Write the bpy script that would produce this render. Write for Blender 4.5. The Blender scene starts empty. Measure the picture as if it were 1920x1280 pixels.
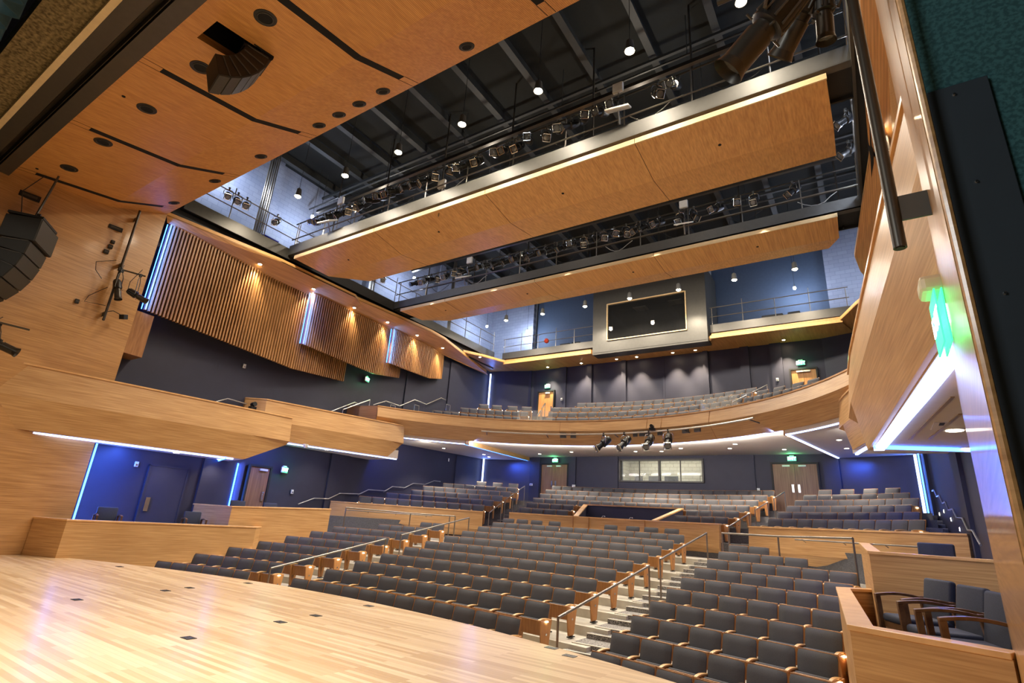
import bpy, bmesh, math, random
from mathutils import Vector, Matrix, Euler
random.seed(7)
PI = math.pi
SC = bpy.context.scene
COL = SC.collection
sin, cos, sqrt, atan2 = math.sin, math.cos, math.sqrt, math.atan2

# ------------------------------------------------------------------ materials
def new_mat(name):
    m = bpy.data.materials.new(name); m.use_nodes = True
    nt = m.node_tree; b = nt.nodes['Principled BSDF']
    return m, nt, b
def plain(name, col, rough=.5, metal=0., noise=.06, nscale=8., coat=0., spec=.5):
    m, nt, b = new_mat(name)
    tc = nt.nodes.new('ShaderNodeTexCoord'); n = nt.nodes.new('ShaderNodeTexNoise')
    n.inputs['Scale'].default_value = nscale; n.inputs['Detail'].default_value = 4
    r = nt.nodes.new('ShaderNodeValToRGB')
    r.color_ramp.elements[0].position = .3; r.color_ramp.elements[1].position = .7
    r.color_ramp.elements[0].color = [c*(1-noise) for c in col]+[1]
    r.color_ramp.elements[1].color = [min(1, c*(1+noise)) for c in col]+[1]
    nt.links.new(tc.outputs['Object'], n.inputs['Vector']); nt.links.new(n.outputs['Fac'], r.inputs['Fac'])
    nt.links.new(r.outputs['Color'], b.inputs['Base Color'])
    b.inputs['Roughness'].default_value = rough; b.inputs['Metallic'].default_value = metal
    b.inputs['Coat Weight'].default_value = coat; b.inputs['Specular IOR Level'].default_value = spec
    return m
def emit(name, col, strength):
    m, nt, b = new_mat(name)
    b.inputs['Base Color'].default_value = list(col)+[1]
    b.inputs['Emission Color'].default_value = list(col)+[1]
    b.inputs['Emission Strength'].default_value = strength
    return m
def wood(name, c1, c2, scale=(1.2, 1.2, 45.), rough=.42, coat=0., rib=None, panel=.25, pscale=(.8, .8, 3.), dist=.2):
    m, nt, b = new_mat(name); L = nt.links.new
    tc = nt.nodes.new('ShaderNodeTexCoord')
    mp = nt.nodes.new('ShaderNodeMapping'); mp.inputs['Scale'].default_value = scale
    n = nt.nodes.new('ShaderNodeTexNoise'); n.inputs['Scale'].default_value = 1.; n.inputs['Detail'].default_value = 5; n.inputs['Distortion'].default_value = dist
    L(tc.outputs['Object'], mp.inputs['Vector']); L(mp.outputs['Vector'], n.inputs['Vector'])
    mp2 = nt.nodes.new('ShaderNodeMapping'); mp2.inputs['Scale'].default_value = pscale
    n2 = nt.nodes.new('ShaderNodeTexNoise'); n2.inputs['Scale'].default_value = 1.; n2.inputs['Detail'].default_value = 2
    L(tc.outputs['Object'], mp2.inputs['Vector']); L(mp2.outputs['Vector'], n2.inputs['Vector'])
    mx = nt.nodes.new('ShaderNodeMix'); mx.data_type = 'FLOAT'; mx.inputs[0].default_value = panel
    L(n.outputs['Fac'], mx.inputs[2]); L(n2.outputs['Fac'], mx.inputs[3])
    r = nt.nodes.new('ShaderNodeValToRGB'); r.color_ramp.elements[0].position = .34; r.color_ramp.elements[1].position = .66
    r.color_ramp.elements[0].color = list(c1)+[1]; r.color_ramp.elements[1].color = list(c2)+[1]
    L(mx.outputs[0], r.inputs['Fac'])
    out = r.outputs['Color']
    if rib:
        w = nt.nodes.new('ShaderNodeTexWave'); w.bands_direction = rib[0]; w.inputs['Scale'].default_value = rib[1]; w.inputs['Distortion'].default_value = 0
        L(tc.outputs['Object'], w.inputs['Vector'])
        m2 = nt.nodes.new('ShaderNodeMix'); m2.data_type = 'RGBA'; m2.blend_type = 'MULTIPLY'; m2.inputs[0].default_value = rib[2]
        L(out, m2.inputs[6]); L(w.outputs['Color'], m2.inputs[7]); out = m2.outputs[2]
    L(out, b.inputs['Base Color'])
    b.inputs['Roughness'].default_value = rough; b.inputs['Coat Weight'].default_value = coat; b.inputs['Coat Roughness'].default_value = .12
    return m
def bricks(name, cols, axes, bw, bh, rough=.6, mortar=None, msize=.01, offset=.5, coat=0., grain=0., jitter=1.):
    m, nt, b = new_mat(name); L = nt.links.new
    tc = nt.nodes.new('ShaderNodeTexCoord'); sp = nt.nodes.new('ShaderNodeSeparateXYZ'); cb = nt.nodes.new('ShaderNodeCombineXYZ')
    L(tc.outputs['Object'], sp.inputs[0]); L(sp.outputs[axes[0]], cb.inputs[0]); L(sp.outputs[axes[1]], cb.inputs[1])
    t = nt.nodes.new('ShaderNodeTexBrick'); L(cb.outputs[0], t.inputs['Vector'])
    t.inputs['Scale'].default_value = 1; t.inputs['Brick Width'].default_value = bw; t.inputs['Row Height'].default_value = bh
    t.inputs['Mortar Size'].default_value = msize; t.offset = offset; t.inputs['Mortar Smooth'].default_value = .1; t.inputs['Bias'].default_value = 0
    t.inputs['Color1'].default_value = list(cols[0])+[1]; t.inputs['Color2'].default_value = list(cols[1])+[1]
    t.inputs['Mortar'].default_value = list(mortar or cols[0])+[1]
    out = t.outputs['Color']
    if grain:
        mp = nt.nodes.new('ShaderNodeMapping'); mp.inputs['Scale'].default_value = (1.5, 40, 1)
        n = nt.nodes.new('ShaderNodeTexNoise'); n.inputs['Scale'].default_value = 1.; n.inputs['Detail'].default_value = 4
        L(cb.outputs[0], mp.inputs[0]); L(mp.outputs[0], n.inputs['Vector'])
        r = nt.nodes.new('ShaderNodeValToRGB'); r.color_ramp.elements[0].color = (1-grain,)*3+(1,); r.color_ramp.elements[1].color = (1, 1, 1, 1)
        L(n.outputs['Fac'], r.inputs['Fac'])
        m2 = nt.nodes.new('ShaderNodeMix'); m2.data_type = 'RGBA'; m2.blend_type = 'MULTIPLY'; m2.inputs[0].default_value = 1
        L(out, m2.inputs[6]); L(r.outputs['Color'], m2.inputs[7]); out = m2.outputs[2]
    L(out, b.inputs['Base Color']); b.inputs['Roughness'].default_value = rough; b.inputs['Coat Weight'].default_value = coat
    b.inputs['Coat Roughness'].default_value = .2
    return m
def speckle(name, c1, c2, scale=160, rough=.8, lo=.42, hi=.58):
    m, nt, b = new_mat(name); L = nt.links.new
    tc = nt.nodes.new('ShaderNodeTexCoord'); n = nt.nodes.new('ShaderNodeTexNoise'); n.inputs['Scale'].default_value = scale; n.inputs['Detail'].default_value = 2
    r = nt.nodes.new('ShaderNodeValToRGB'); r.color_ramp.elements[0].position = lo; r.color_ramp.elements[1].position = hi
    r.color_ramp.elements[0].color = list(c1)+[1]; r.color_ramp.elements[1].color = list(c2)+[1]
    L(tc.outputs['Object'], n.inputs['Vector']); L(n.outputs['Fac'], r.inputs['Fac']); L(r.outputs['Color'], b.inputs['Base Color'])
    b.inputs['Roughness'].default_value = rough
    return m
def glass(name, tint=(1, 1, 1), alpha=.25, rough=.03):
    m, nt, b = new_mat(name)
    b.inputs['Base Color'].default_value = list(tint)+[1]; b.inputs['Roughness'].default_value = rough
    b.inputs['Alpha'].default_value = alpha; b.inputs['Specular IOR Level'].default_value = .8
    return m

W1, W2 = (.50, .215, .05), (.72, .36, .105)
M = dict(
    veneer=wood('veneer', (.42, .222, .080), (.63, .382, .165), rough=.4),
    splay=wood('splay_veneer', (.37, .185, .062), (.57, .32, .122), scale=(1.2, 1.2, 38), rough=.3, coat=.4),
    canopy=wood('canopy_veneer', (.60, .275, .075), (.80, .41, .125), scale=(22, .5, 22), rib=('X', 9.5, .32), pscale=(3, .3, 3), rough=.45),
    cloud=wood('cloud_veneer', (.55, .275, .085), (.78, .45, .155), scale=(24, .16, 24), pscale=(5, .12, 5), dist=.08, rough=.42),
    soffit=wood('soffit_veneer', (.48, .225, .065), (.68, .35, .115), scale=(18, .6, 18), rib=('X', 7, .2), pscale=(3, .3, 3), rough=.45),
    lip=wood('pale_edge', (.66, .46, .22), (.82, .62, .34), rough=.45),
    cap=wood('cap_wood', (.60, .33, .13), (.78, .48, .22), scale=(4, 4, 4), rough=.34, coat=.25),
    slat=wood('slat_walnut', (.27, .125, .04), (.45, .23, .085), scale=(9, 9, 1.2), pscale=(6, 6, .6), rough=.5),
    slatback=plain('slat_backing', (.02, .014, .01), .9),
    door=wood('door_walnut', (.19, .095, .05), (.33, .18, .095), scale=(22, 22, .9), pscale=(6, 6, .5), rough=.45),
    doorlight=wood('door_oak', (.46, .20, .06), (.64, .32, .11), scale=(22, 22, .9), pscale=(6, 6, .5), rough=.45),
    stage=bricks('stage_maple', [(.56, .37, .19), (.82, .62, .385)], (0, 1), 1.35, .07, rough=.3, mortar=(.50, .30, .13), msize=.0012, coat=.25, grain=.22),
    navy=plain('navy_wall', (.030, .032, .060), .55, noise=.05, nscale=3),
    teal=speckle('teal_felt', (.010, .050, .056), (.026, .095, .10), 70, .95),
    plate=plain('black_board', (.014, .022, .030), .55),
    steel=plain('painted_steel', (.075, .07, .06), .42, .3),
    steelgrey=plain('grey_fascia', (.085, .082, .075), .5, .0),
    black=plain('black_paint', (.012, .012, .012), .6),
    hole=plain('dark_void', (.004, .004, .004), .9),
    rail=plain('bronze_rail', (.26, .235, .20), .34, .8),
    railwhite=plain('brushed_rail', (.62, .60, .56), .3, .9),
    railpipe=plain('dark_pipe', (.06, .052, .042), .35, .55),
    concrete=plain('sealed_concrete', (.50, .47, .39), .55, noise=.12, nscale=4),
    carpet=speckle('speckled_tread', (.03, .03, .028), (.40, .38, .35), 75, .85, .40, .60),
    carpetdark=speckle('dark_carpet', (.03, .03, .035), (.16, .16, .17), 120),
    nosing=plain('pale_nosing', (.72, .68, .58), .4),
    fabric=speckle('charcoal_fabric', (.054, .056, .064), (.084, .086, .096), 260, .9, .35, .65),
    fabricblue=speckle('navy_fabric', (.018, .021, .034), (.034, .038, .056), 200, .85, .35, .65),
    chairwood=wood('chair_walnut', (.24, .10, .03), (.40, .19, .06), scale=(18, 18, 2), pscale=(5, 5, 1), rough=.4),
    armchairwood=wood('armchair_walnut', (.085, .036, .014), (.17, .08, .03), scale=(14, 14, 14), pscale=(5, 5, 5), rough=.32),
    armwood=wood('arm_beech', (.52, .29, .11), (.68, .42, .19), scale=(6, 6, 6), rough=.35),
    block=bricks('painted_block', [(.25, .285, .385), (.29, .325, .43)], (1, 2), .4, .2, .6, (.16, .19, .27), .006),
    blockx=bricks('painted_block_x', [(.25, .285, .385), (.29, .325, .43)], (0, 2), .4, .2, .6, (.16, .19, .27), .006),
    blockwarm=bricks('booth_block', [(.52, .50, .40), (.60, .58, .47)], (0, 2), .4, .2, .7, (.34, .33, .27), .012),
    ceilblack=plain('ceiling_black', (.007, .009, .009), .9),
    white=plain('white_ceiling', (.72, .66, .60), .7, noise=.02),
    whiteplastic=plain('white_plastic', (.75, .75, .72), .4),
    chrome=plain('chrome', (.7, .7, .68), .2, 1.),
    speaker=plain('speaker_black', (.018, .017, .014), .5),
    grille=speckle('speaker_grille', (.03, .028, .022), (.06, .055, .042), 300, .6),
    spotbody=plain('lamp_black', (.018, .017, .016), .35, .3),
    lens=plain('lens_glass', (.10, .11, .12), .08, .0, coat=1.),
    brass=plain('brass', (.55, .38, .16), .3, .9),
    curtain=plain('teal_velour', (.008, .042, .058), .75, noise=.3, nscale=6),
    fluff=speckle('fireproof_coat', (.07, .052, .024), (.30, .235, .115), 15, .95, .3, .7),
    yellow=plain('bare_board', (.74, .60, .36), .7, noise=.05),
    cable=plain('cable_black', (.015, .015, .015), .5),
    cablewhite=plain('cable_grey', (.45, .43, .40), .5),
    glass=glass('clear_glass', (.9, 1, .95), .12),
    boothglass=glass('booth_glass', (.02, .02, .02), .55, .02),
    screen=plain('monitor_black', (.008, .01, .012), .25),
    ledblue=emit('led_blue', (.035, .17, 1.), 7),
    ledwhite=emit('led_pale_blue', (.36, .48, 1.), 3.2),
    warm=emit('lamp_warm', (1., .80, .50), 45),
    warmsoft=emit('lamp_soft', (1., .86, .66), 9),
    cool=emit('lamp_cool', (.80, .88, 1.), 50),
    exitgreen=emit('exit_green', (.03, .62, .20), 1.6),
    exitwhite=emit('exit_letters', (.80, 1., .88), 3.0),
    redorange=plain('red_plastic', (.55, .06, .03), .4),
    blueplastic=plain('blue_plastic', (.02, .04, .65), .4),
)

# ------------------------------------------------------------------ mesh building
class MB:
    def __init__(s): s.v = []; s.f = []; s.mi = []; s.m = 0
    def add(s, vs, fs):
        o = len(s.v); s.v += [tuple(v) for v in vs]; s.f += [tuple(i+o for i in f) for f in fs]; s.mi += [s.m]*len(fs); return s
    def hexa(s, p):   # 8 points: bottom ring 0-3, top ring 4-7
        return s.add(p, [(3, 2, 1, 0), (4, 5, 6, 7), (0, 1, 5, 4), (1, 2, 6, 5), (2, 3, 7, 6), (3, 0, 4, 7)])
    def box(s, c, d, rot=None):
        x, y, z = d[0]/2, d[1]/2, d[2]/2
        p = [(-x, -y, -z), (x, -y, -z), (x, y, -z), (-x, y, -z), (-x, -y, z), (x, -y, z), (x, y, z), (-x, y, z)]
        p = [Vector(q) for q in p]
        if rot is not None:
            R = rot if isinstance(rot, Matrix) else Euler(rot).to_matrix()
            p = [R @ q for q in p]
        return s.hexa([q+Vector(c) for q in p])
    def prism(s, poly, z0, z1):
        n = len(poly)
        g = (lambda z, i: z[i] if isinstance(z, (list, tuple)) else z)
        vs = [(p[0], p[1], g(z0, i)) for i, p in enumerate(poly)]+[(p[0], p[1], g(z1, i)) for i, p in enumerate(poly)]
        fs = [tuple(range(n))[::-1], tuple(range(n, 2*n))]+[(i, (i+1) % n, n+(i+1) % n, n+i) for i in range(n)]
        return s.add(vs, fs)
    def tube(s, pts, r, n=8, cap=True):
        pts = [Vector(p) for p in pts]; o = len(s.v); vs = []; fs = []
        up = None
        for i, p in enumerate(pts):
            if i == 0: t = pts[1]-p
            elif i == len(pts)-1: t = p-pts[i-1]
            else: t = (p-pts[i-1]).normalized()+(pts[i+1]-p).normalized()
            t = t.normalized() if t.length > 1e-9 else Vector((0, 0, 1))
            a = Vector((0, 0, 1)) if abs(t.z) < .9 else Vector((1, 0, 0))
            if up is not None and abs(up.dot(t)) < .95: a = up
            u = a.cross(t).normalized(); w = t.cross(u).normalized(); up = w
            rr = r[i] if isinstance(r, (list, tuple)) else r
            for k in range(n):
                q = 2*PI*k/n; vs.append(p+u*rr*cos(q)+w*rr*sin(q))
        for i in range(len(pts)-1):
            for k in range(n):
                fs.append((i*n+k, i*n+(k+1) % n, (i+1)*n+(k+1) % n, (i+1)*n+k))
        if cap: fs += [tuple(range(n))[::-1], tuple((len(pts)-1)*n+k for k in range(n))]
        return s.add(vs, fs)
    def sweep(s, path, prof):
        """prof(i, point, normal)-> list of 3D points (closed section) for each path index; caps at ends."""
        secs = [prof(i) for i in range(len(path))]; n = len(secs[0]); vs = [p for q in secs for p in q]; fs = []
        for i in range(len(secs)-1):
            for k in range(n):
                fs.append((i*n+k, i*n+(k+1) % n, (i+1)*n+(k+1) % n, (i+1)*n+k))
        fs += [tuple(range(n))[::-1], tuple((len(secs)-1)*n+k for k in range(n))]
        return s.add(vs, fs)
    def mesh(s, name, mats, bevel=0, seg=2, smooth=False):
        me = bpy.data.meshes.new(name); me.from_pydata(s.v, [], s.f)
        for m in (mats if isinstance(mats, (list, tuple)) else [mats]): me.materials.append(m)
        me.polygons.foreach_set('material_index', s.mi)
        bm = bmesh.new(); bm.from_mesh(me)
        bmesh.ops.recalc_face_normals(bm, faces=bm.faces)
        if bevel:
            bmesh.ops.bevel(bm, geom=[e for e in bm.edges if len(e.link_faces) == 2 and e.calc_face_angle(0) > .5], offset=bevel, segments=seg, affect='EDGES', profile=.5, clamp_overlap=True)
        if smooth:
            for f in bm.faces: f.smooth = True
            for e in bm.edges:
                if len(e.link_faces) == 2 and e.calc_face_angle(0) > .7: e.smooth = False
        bm.to_mesh(me); bm.free(); me.update()
        return me
    def build(s, name, mats, parent=None, bevel=0, seg=2, smooth=False):
        o = bpy.data.objects.new(name, s.mesh(name, mats, bevel, seg, smooth)); COL.objects.link(o)
        if parent is not None: o.parent = parent
        return o

def tag(o, label=None, cat=None, group=None, kind=None):
    if label: o['label'] = label
    if cat: o['category'] = cat
    if group: o['group'] = group
    if kind: o['kind'] = kind
    return o
def thing(name, label, cat, loc=(0, 0, 0), rz=0, group=None):
    o = bpy.data.objects.new(name, None); COL.objects.link(o); o.location = loc; o.rotation_euler = (0, 0, rz); o.empty_display_size = .1
    return tag(o, label, cat, group)
def struct(name, mb, mats, **k):
    o = mb.build(name, mats, **k); o['kind'] = 'structure'; return o
def copy_tree(o, loc, rz=0, label=None, scale=None, rot=None, group=None, skip=()):
    r = o.copy(); COL.objects.link(r); r.location = loc; r.rotation_euler = rot or (0, 0, rz)
    if label: r['label'] = label
    if group: r['group'] = group
    if scale: r.scale = scale
    for ch in o.children:
        if ch.name.split('.')[0] in skip: continue
        c = ch.copy(); COL.objects.link(c); c.parent = r
        for g in ch.children:
            d = g.copy(); COL.objects.link(d); d.parent = c
    return r
def lamp(kind, loc, power, col=(1, 1, 1), size=.1, target=None, spot=None, blend=.6, name='light'):
    l = bpy.data.lights.new(name, kind); l.energy = power; l.color = col
    if kind == 'AREA':
        l.shape = 'RECTANGLE'; l.size = size[0]; l.size_y = size[1]
    else: l.shadow_soft_size = size
    if kind == 'SPOT': l.spot_size = spot; l.spot_blend = blend
    o = bpy.data.objects.new(name, l); COL.objects.link(o); o.location = loc
    if target is not None:
        o.rotation_euler = (Vector(target)-Vector(loc)).to_track_quat('-Z', 'Y').to_euler()
    return o
ORD = 'first second third fourth fifth sixth seventh eighth ninth tenth eleventh twelfth thirteenth fourteenth fifteenth sixteenth seventeenth eighteenth nineteenth twentieth'.split()
TENS = {2: 'twenty', 3: 'thirty', 4: 'forty'}
def od(i):   # 1-based ordinal word
    if i <= 20: return ORD[i-1]
    return TENS[i//10]+'-'+ORD[i % 10-1] if i % 10 else TENS[i//10][:-1]+'ieth'
SIDE = {-1: 'left', 1: 'right'}

# ------------------------------------------------------------------ camera (36 mm frame, 1920 x 1280)
CAMP = Vector((8.9, 0, 1.55))
up = Vector((200, 2915, -999)).normalized()
dp = Vector((698, -390, -999)); dp -= up*dp.dot(up); dp.normalize()
xr = dp.cross(up)
cam = bpy.data.cameras.new('camera'); co = bpy.data.objects.new('camera', cam); COL.objects.link(co)
R = Matrix(((xr.x, xr.y, xr.z), (dp.x, dp.y, dp.z), (up.x, up.y, up.z)))
co.matrix_world = Matrix.Translation(CAMP) @ R.to_4x4()
cam.sensor_width = 36; cam.lens = 36*999/1920; cam.clip_start = .05; cam.clip_end = 200
SC.camera = co

# ------------------------------------------------------------------ geometry constants
CY1 = -17.0                                   # centre of the front seat rows
def RK(k): return 26.24+.985*(k-2)
def ZK(k): return -.91+.18*(k-2)
CY2 = 10.1                                    # centre of the rear seat rows
def RJ(j): return 11.65+.92*(j-1)
def ZJ(j): return 1.41+.265*(j-1)
ZC = ZK(12)                                   # cross aisle level
CY3 = 11.4                                    # centre of balcony
WX = 10.55
def arcpts(cy, r, x0, x1, n=24):
    return [(r*sin(a), cy+r*cos(a)) for a in [math.asin(max(-1, min(1, x0/r)))+(math.asin(max(-1, min(1, x1/r)))-math.asin(max(-1, min(1, x0/r))))*i/n for i in range(n+1)]]
def dsplay(y): return 9.2+.107*(y-2)
BACK = [(-WX, 26.1), (-7.7, 26.95), (7.7, 26.95), (WX, 26.1)]

# ------------------------------------------------------------------ stage
edge = arcpts(-14.5, 22.35, -8.62, 8.62, 40)
poly = edge+[(9.5, 5.95), (9.55, 5.0), (9.2, 2.0), (11, 2.0), (11, -7), (-11, -7), (-11, 2.0), (-9.2, 2.0), (-9.55, 5.0), (-9.5, 5.95)]
mb = MB().prism(poly, -.12, 0)
struct('floor_stage', mb, M['stage'])
mb = MB()
for a, b in zip(edge[:-1], edge[1:]):
    mb.hexa([(a[0], a[1]-.14, -1.6), (b[0], b[1]-.14, -1.6), (b[0], b[1]-.03, -1.6), (a[0], a[1]-.03, -1.6), (a[0], a[1]-.14, -.12), (b[0], b[1]-.14, -.12), (b[0], b[1]-.03, -.12), (a[0], a[1]-.03, -.12)])
struct('trim_stage_front', mb, M['chairwood'])
SP = [(-1.71, 4.01), (-2.12, 5.51), (-2.3, 6.03), (1.75, 3.98), (1.49, 5.41), (1.34, 6.14), (-2.51, 7.36), (1.05, 7.5), (-6.27, 6.4), (4.96, 7.2), (5.35, 6.98)]
SPD = ['alone towards the left of the stage', 'nearer of the pair on the left of the stage', 'farther of the pair on the left of the stage', 'nearest the camera, in the middle of the stage', 'nearer of the pair in mid stage', 'farther of the pair in mid stage', 'close to the stage edge before the left aisle', 'close to the stage edge before the centre seats', 'close to the stage edge before the left box', 'at the stage edge by the right aisle rail post', 'near the stage edge, rightmost of all']
for i, (x, y) in enumerate(SP):
    mb = MB().box((0, 0, .003), (.17, .12, .006)); mb.m = 1
    for k in range(4): mb.box((-.055+.036*k, 0, .0065), (.012, .09, .003))
    o = mb.build('floor_pocket', [M['black' if i < 9 else 'steelgrey'], M['chrome']], bevel=.002)
    o.location = (x, y, 0); tag(o, 'small flat floor pocket '+SPD[i], 'floor pocket', 'stage floor pockets')

# ------------------------------------------------------------------ house floor terraces
DR = (.78, .58, .45, .36, .30, .23, .20, .22, .25, .32, .3, .3)     # the right block sits slightly farther back
def ring(mb, cy, r0, r1, z0, z1, xa, xb, n=28):
    a = arcpts(cy, r0, xa, xb, n); b = arcpts(cy, r1, xa, xb, n)
    for i in range(n):
        mb.hexa([(*a[i], z0), (*a[i+1], z0), (*b[i+1], z0), (*b[i], z0), (*a[i], z1), (*a[i+1], z1), (*b[i+1], z1), (*b[i], z1)])
mb = MB()
for k in range(1, 12):
    r0 = RK(k)-.62 if k > 1 else RK(1)-2.5
    ring(mb, CY1, r0, RK(k)+.365, -2.2, ZK(k), -8.45, 4.0)
    ring(mb, CY1, r0+(DR[k-1] if k > 1 else 0), RK(k)+.365+DR[k], -2.2, ZK(k), 4.0, 8.45, 10)
ring(mb, CY1, RK(12)-.62, RK(12)+.40, -2.2, ZC, -8.45, 4.0); ring(mb, CY1, RK(12)-.62+DR[11], RK(12)+.40, -2.2, ZC, 4.0, 8.45, 10)
struct('floor', mb, M['concrete'])
mb = MB()
pts = arcpts(CY1, RK(12)+.38, -10.6, 10.6, 30)
mb.prism(pts+[(10.6, 24), (-10.6, 24)], -2.2, ZC)
struct('floor_cross_aisle', mb, M['concrete'])
mb = MB()
for j in range(1, 7):
    ring(mb, CY2, RJ(j)-.62 if j > 1 else 10.8, RJ(j)+.30 if j < 6 else RJ(j)+.9, .5, ZJ(j), -10.3, 10.3, 36)
struct('floor_rear', mb, M['carpetdark'])
mb = MB(); mb.prism(arcpts(CY2, RJ(6)+.5, -10.5, 10.5, 30)+[(10.5, 27.6), (-10.5, 27.6)], .5, ZJ(6)); struct('floor_rear_aisle', mb, M['carpetdark'])

# aisle stairs (speckled treads with pale nosing)
def dA(y): return 3.36+.0445*(y-8.93)     # outer end of the centre rows
def dB(y): return 4.72+.0445*(y-8.93)     # inner end of the side rows
for s in (-1, 1):
    mb = MB()
    for k in range(1, 12):
        for (ra, rb, dz) in ((-.62, -.02, 0.), (-.02, .375, .09)):
            sh = DR[k-1]*.6 if s > 0 else 0
            y0 = CY1+sqrt((RK(k)+ra+sh)**2-16.5); y1 = CY1+sqrt((RK(k)+rb+sh+.02)**2-16.5)
            xa, xb = dA(y0)+.16, dB(y0)-.03
            if ra < -.1: xa += 0
            z = ZK(k)+dz+.012
            mb.m = 0; mb.box((s*(xa+xb)/2, (y0+y1)/2, z-.1), (xb-xa, y1-y0, .2))
            mb.m = 1; mb.box((s*(xa+xb)/2, y0+.02, z+.002), (xb-xa, .045, .012))
    struct('floor_front_stair_'+SIDE[s], mb, [M['carpet'], M['nosing']])
    mb = MB()
    for j in range(0, 6):
        for h in (0, 1):
            r = (RJ(1)-1.08+.92*j)+.46*h if j else 11.0+.3*h-.42
            z = ZC+.005 if j == 0 else ZJ(j)-.1325+.1325*h
            if j == 0: z = ZC+.13+.13*h
            am = math.asin(5.05/(r)) ; 
            a0, a1 = math.asin((4.52+.2*j)/max(r, 6)), math.asin((5.66+.19*j)/max(r, 6))
            q = [((r)*sin(a0), CY2+(r)*cos(a0)), ((r)*sin(a1), CY2+(r)*cos(a1)), ((r+.5)*sin(a1), CY2+(r+.5)*cos(a1)), ((r+.5)*sin(a0), CY2+(r+.5)*cos(a0))]
            q = [(s*x, y) for x, y in q]
            mb.m = 0; mb.prism(q, z-.4, z+.012)
            q2 = [((r)*sin(a0), CY2+(r)*cos(a0)), ((r)*sin(a1), CY2+(r)*cos(a1)), ((r+.04)*sin(a1), CY2+(r+.04)*cos(a1)), ((r+.04)*sin(a0), CY2+(r+.04)*cos(a0))]
            mb.m = 1; mb.prism([(s*x, y) for x, y in q2], z+.008, z+.02)
    struct('floor_rear_stair_'+SIDE[s], mb, [M['carpet'], M['nosing']])
    # outer stairs along the side walls
    mb = MB()
    for i in range(12):
        y0 = 14.9+.62*i; z = 1.02+.1325*i+.02
        mb.m = 0; mb.box((s*10.15, y0+.31, z-.2), (.72, .62, .4)); mb.m = 1; mb.box((s*10.15, y0+.02, z+.003), (.72, .045, .012))
    struct('floor_side_stair_'+SIDE[s], mb, [M['carpetdark'], M['nosing']])

# ------------------------------------------------------------------ shell walls
mb = MB()
def wallquad(mb, a, b, z0, z1, t=.3):
    d = Vector((b[0]-a[0], b[1]-a[1])); n = Vector((d.y, -d.x)).normalized()*t
    mb.hexa([(*a, z0), (*b, z0), (b[0]-n.x, b[1]-n.y, z0), (a[0]-n.x, a[1]-n.y, z0), (*a, z1), (*b, z1), (b[0]-n.x, b[1]-n.y, z1), (a[0]-n.x, a[1]-n.y, z1)])
for s in (-1, 1):
    mb = MB(); mb.box((s*(WX+.15), 16.6, 4.5), (.3, 20.8, 13.4))
    # shallow wall folds that break the navy plane
    for y0, y1, z0, z1, t in ((9.9, 11.4, .4, 3.1, .10), (15.2, 16.2, 1., 5.2, .08), (19.0, 19.8, 5.4, 10.2, .07), (22.3, 23.2, 5.4, 10.2, .09), (23.6, 24.6, 2.5, 5.0, .10)):
        mb.box((s*(WX-t/2), (y0+y1)/2, (z0+z1)/2), (t, y1-y0, z1-z0))
    struct('wall_'+SIDE[s], mb, M['navy'])
mb = MB()
# back wall with the opening of the control window
for a, b in zip(BACK[:-1], BACK[1:]):
    if a[0] == -7.7:
        for x0, x1, z0, z1 in ((-7.7, -2.1, .5, 11.), (2.05, 7.7, .5, 11.), (-2.1, 2.05, .5, 4.06), (-2.1, 2.05, 5.08, 11.)):
            mb.box(((x0+x1)/2, 27.1, (z0+z1)/2), (x1-x0, .3, z1-z0))
    else:
        t = .3
        mb.prism([a, b, (b[0], b[1]+t), (a[0], a[1]+t)], .5, 11.)
struct('wall_back', mb, M['navy'])
mb = MB()
for x, w, z0, z1, t in ((-8.1, .5, 5.4, 10.6, .12), (-5.7, .45, 5.4, 10.6, .12), (-4.0, .35, 5.4, 10.6, .12), (-1.9, .25, 5.4, 10.6, .12), (2.5, .25, 5.4, 10.6, .14), (4.35, .4, 5.4, 10.6, .14), (5.75, .5, 5.4, 10.6, .12),
                        (-4.95, .5, 2.7, 5.3, .12), (-2.75, 1.0, 2.7, 5.3, .08), (3.6, 1.6, 2.7, 5.3, .10), (-7.25, .55, 2.7, 5.3, .12), (7.45, .6, 2.7, 5.3, .12), (0.3, .12, 5.4, 10.6, .05)):
    mb.box((x, 26.95-t/2+.02, (z0+z1)/2), (w, t, z1-z0))
struct('trim_1', mb, M['navy'])
# upper gallery walls and black roof
for s in (-1, 1):
    struct('wall_gallery_'+SIDE[s], MB().box((s*11.45, 15.5, 13.5), (.3, 25, 5.2)), M['block'])
    # gallery piers
    mb = MB()
    for y in (10.4, 16.3, 21.5): mb.box((s*11.25, y, 13.5), (.25, .35, 5.2))
    struct('wall_gallery_pier_'+SIDE[s], mb, M['block'])
mb = MB()
for x0, x1 in ((-11.5, -8.0), (8.2, 11.5)): mb.box(((x0+x1)/2, 27.1, 13.6), (x1-x0, .3, 5.4))
struct('wall_gallery_back', mb, M['blockx'])
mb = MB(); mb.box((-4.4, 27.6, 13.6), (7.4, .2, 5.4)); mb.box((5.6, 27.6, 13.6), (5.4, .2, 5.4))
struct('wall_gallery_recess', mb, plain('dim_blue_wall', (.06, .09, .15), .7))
struct('wall_gallery_front', MB().box((0, 6.55, 13.8), (23, .2, 4.4)), M['ceilblack'])
struct('ceiling', MB().box((0, 16.5, 16.1), (23.4, 22.5, .2)), M['ceilblack'])
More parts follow.
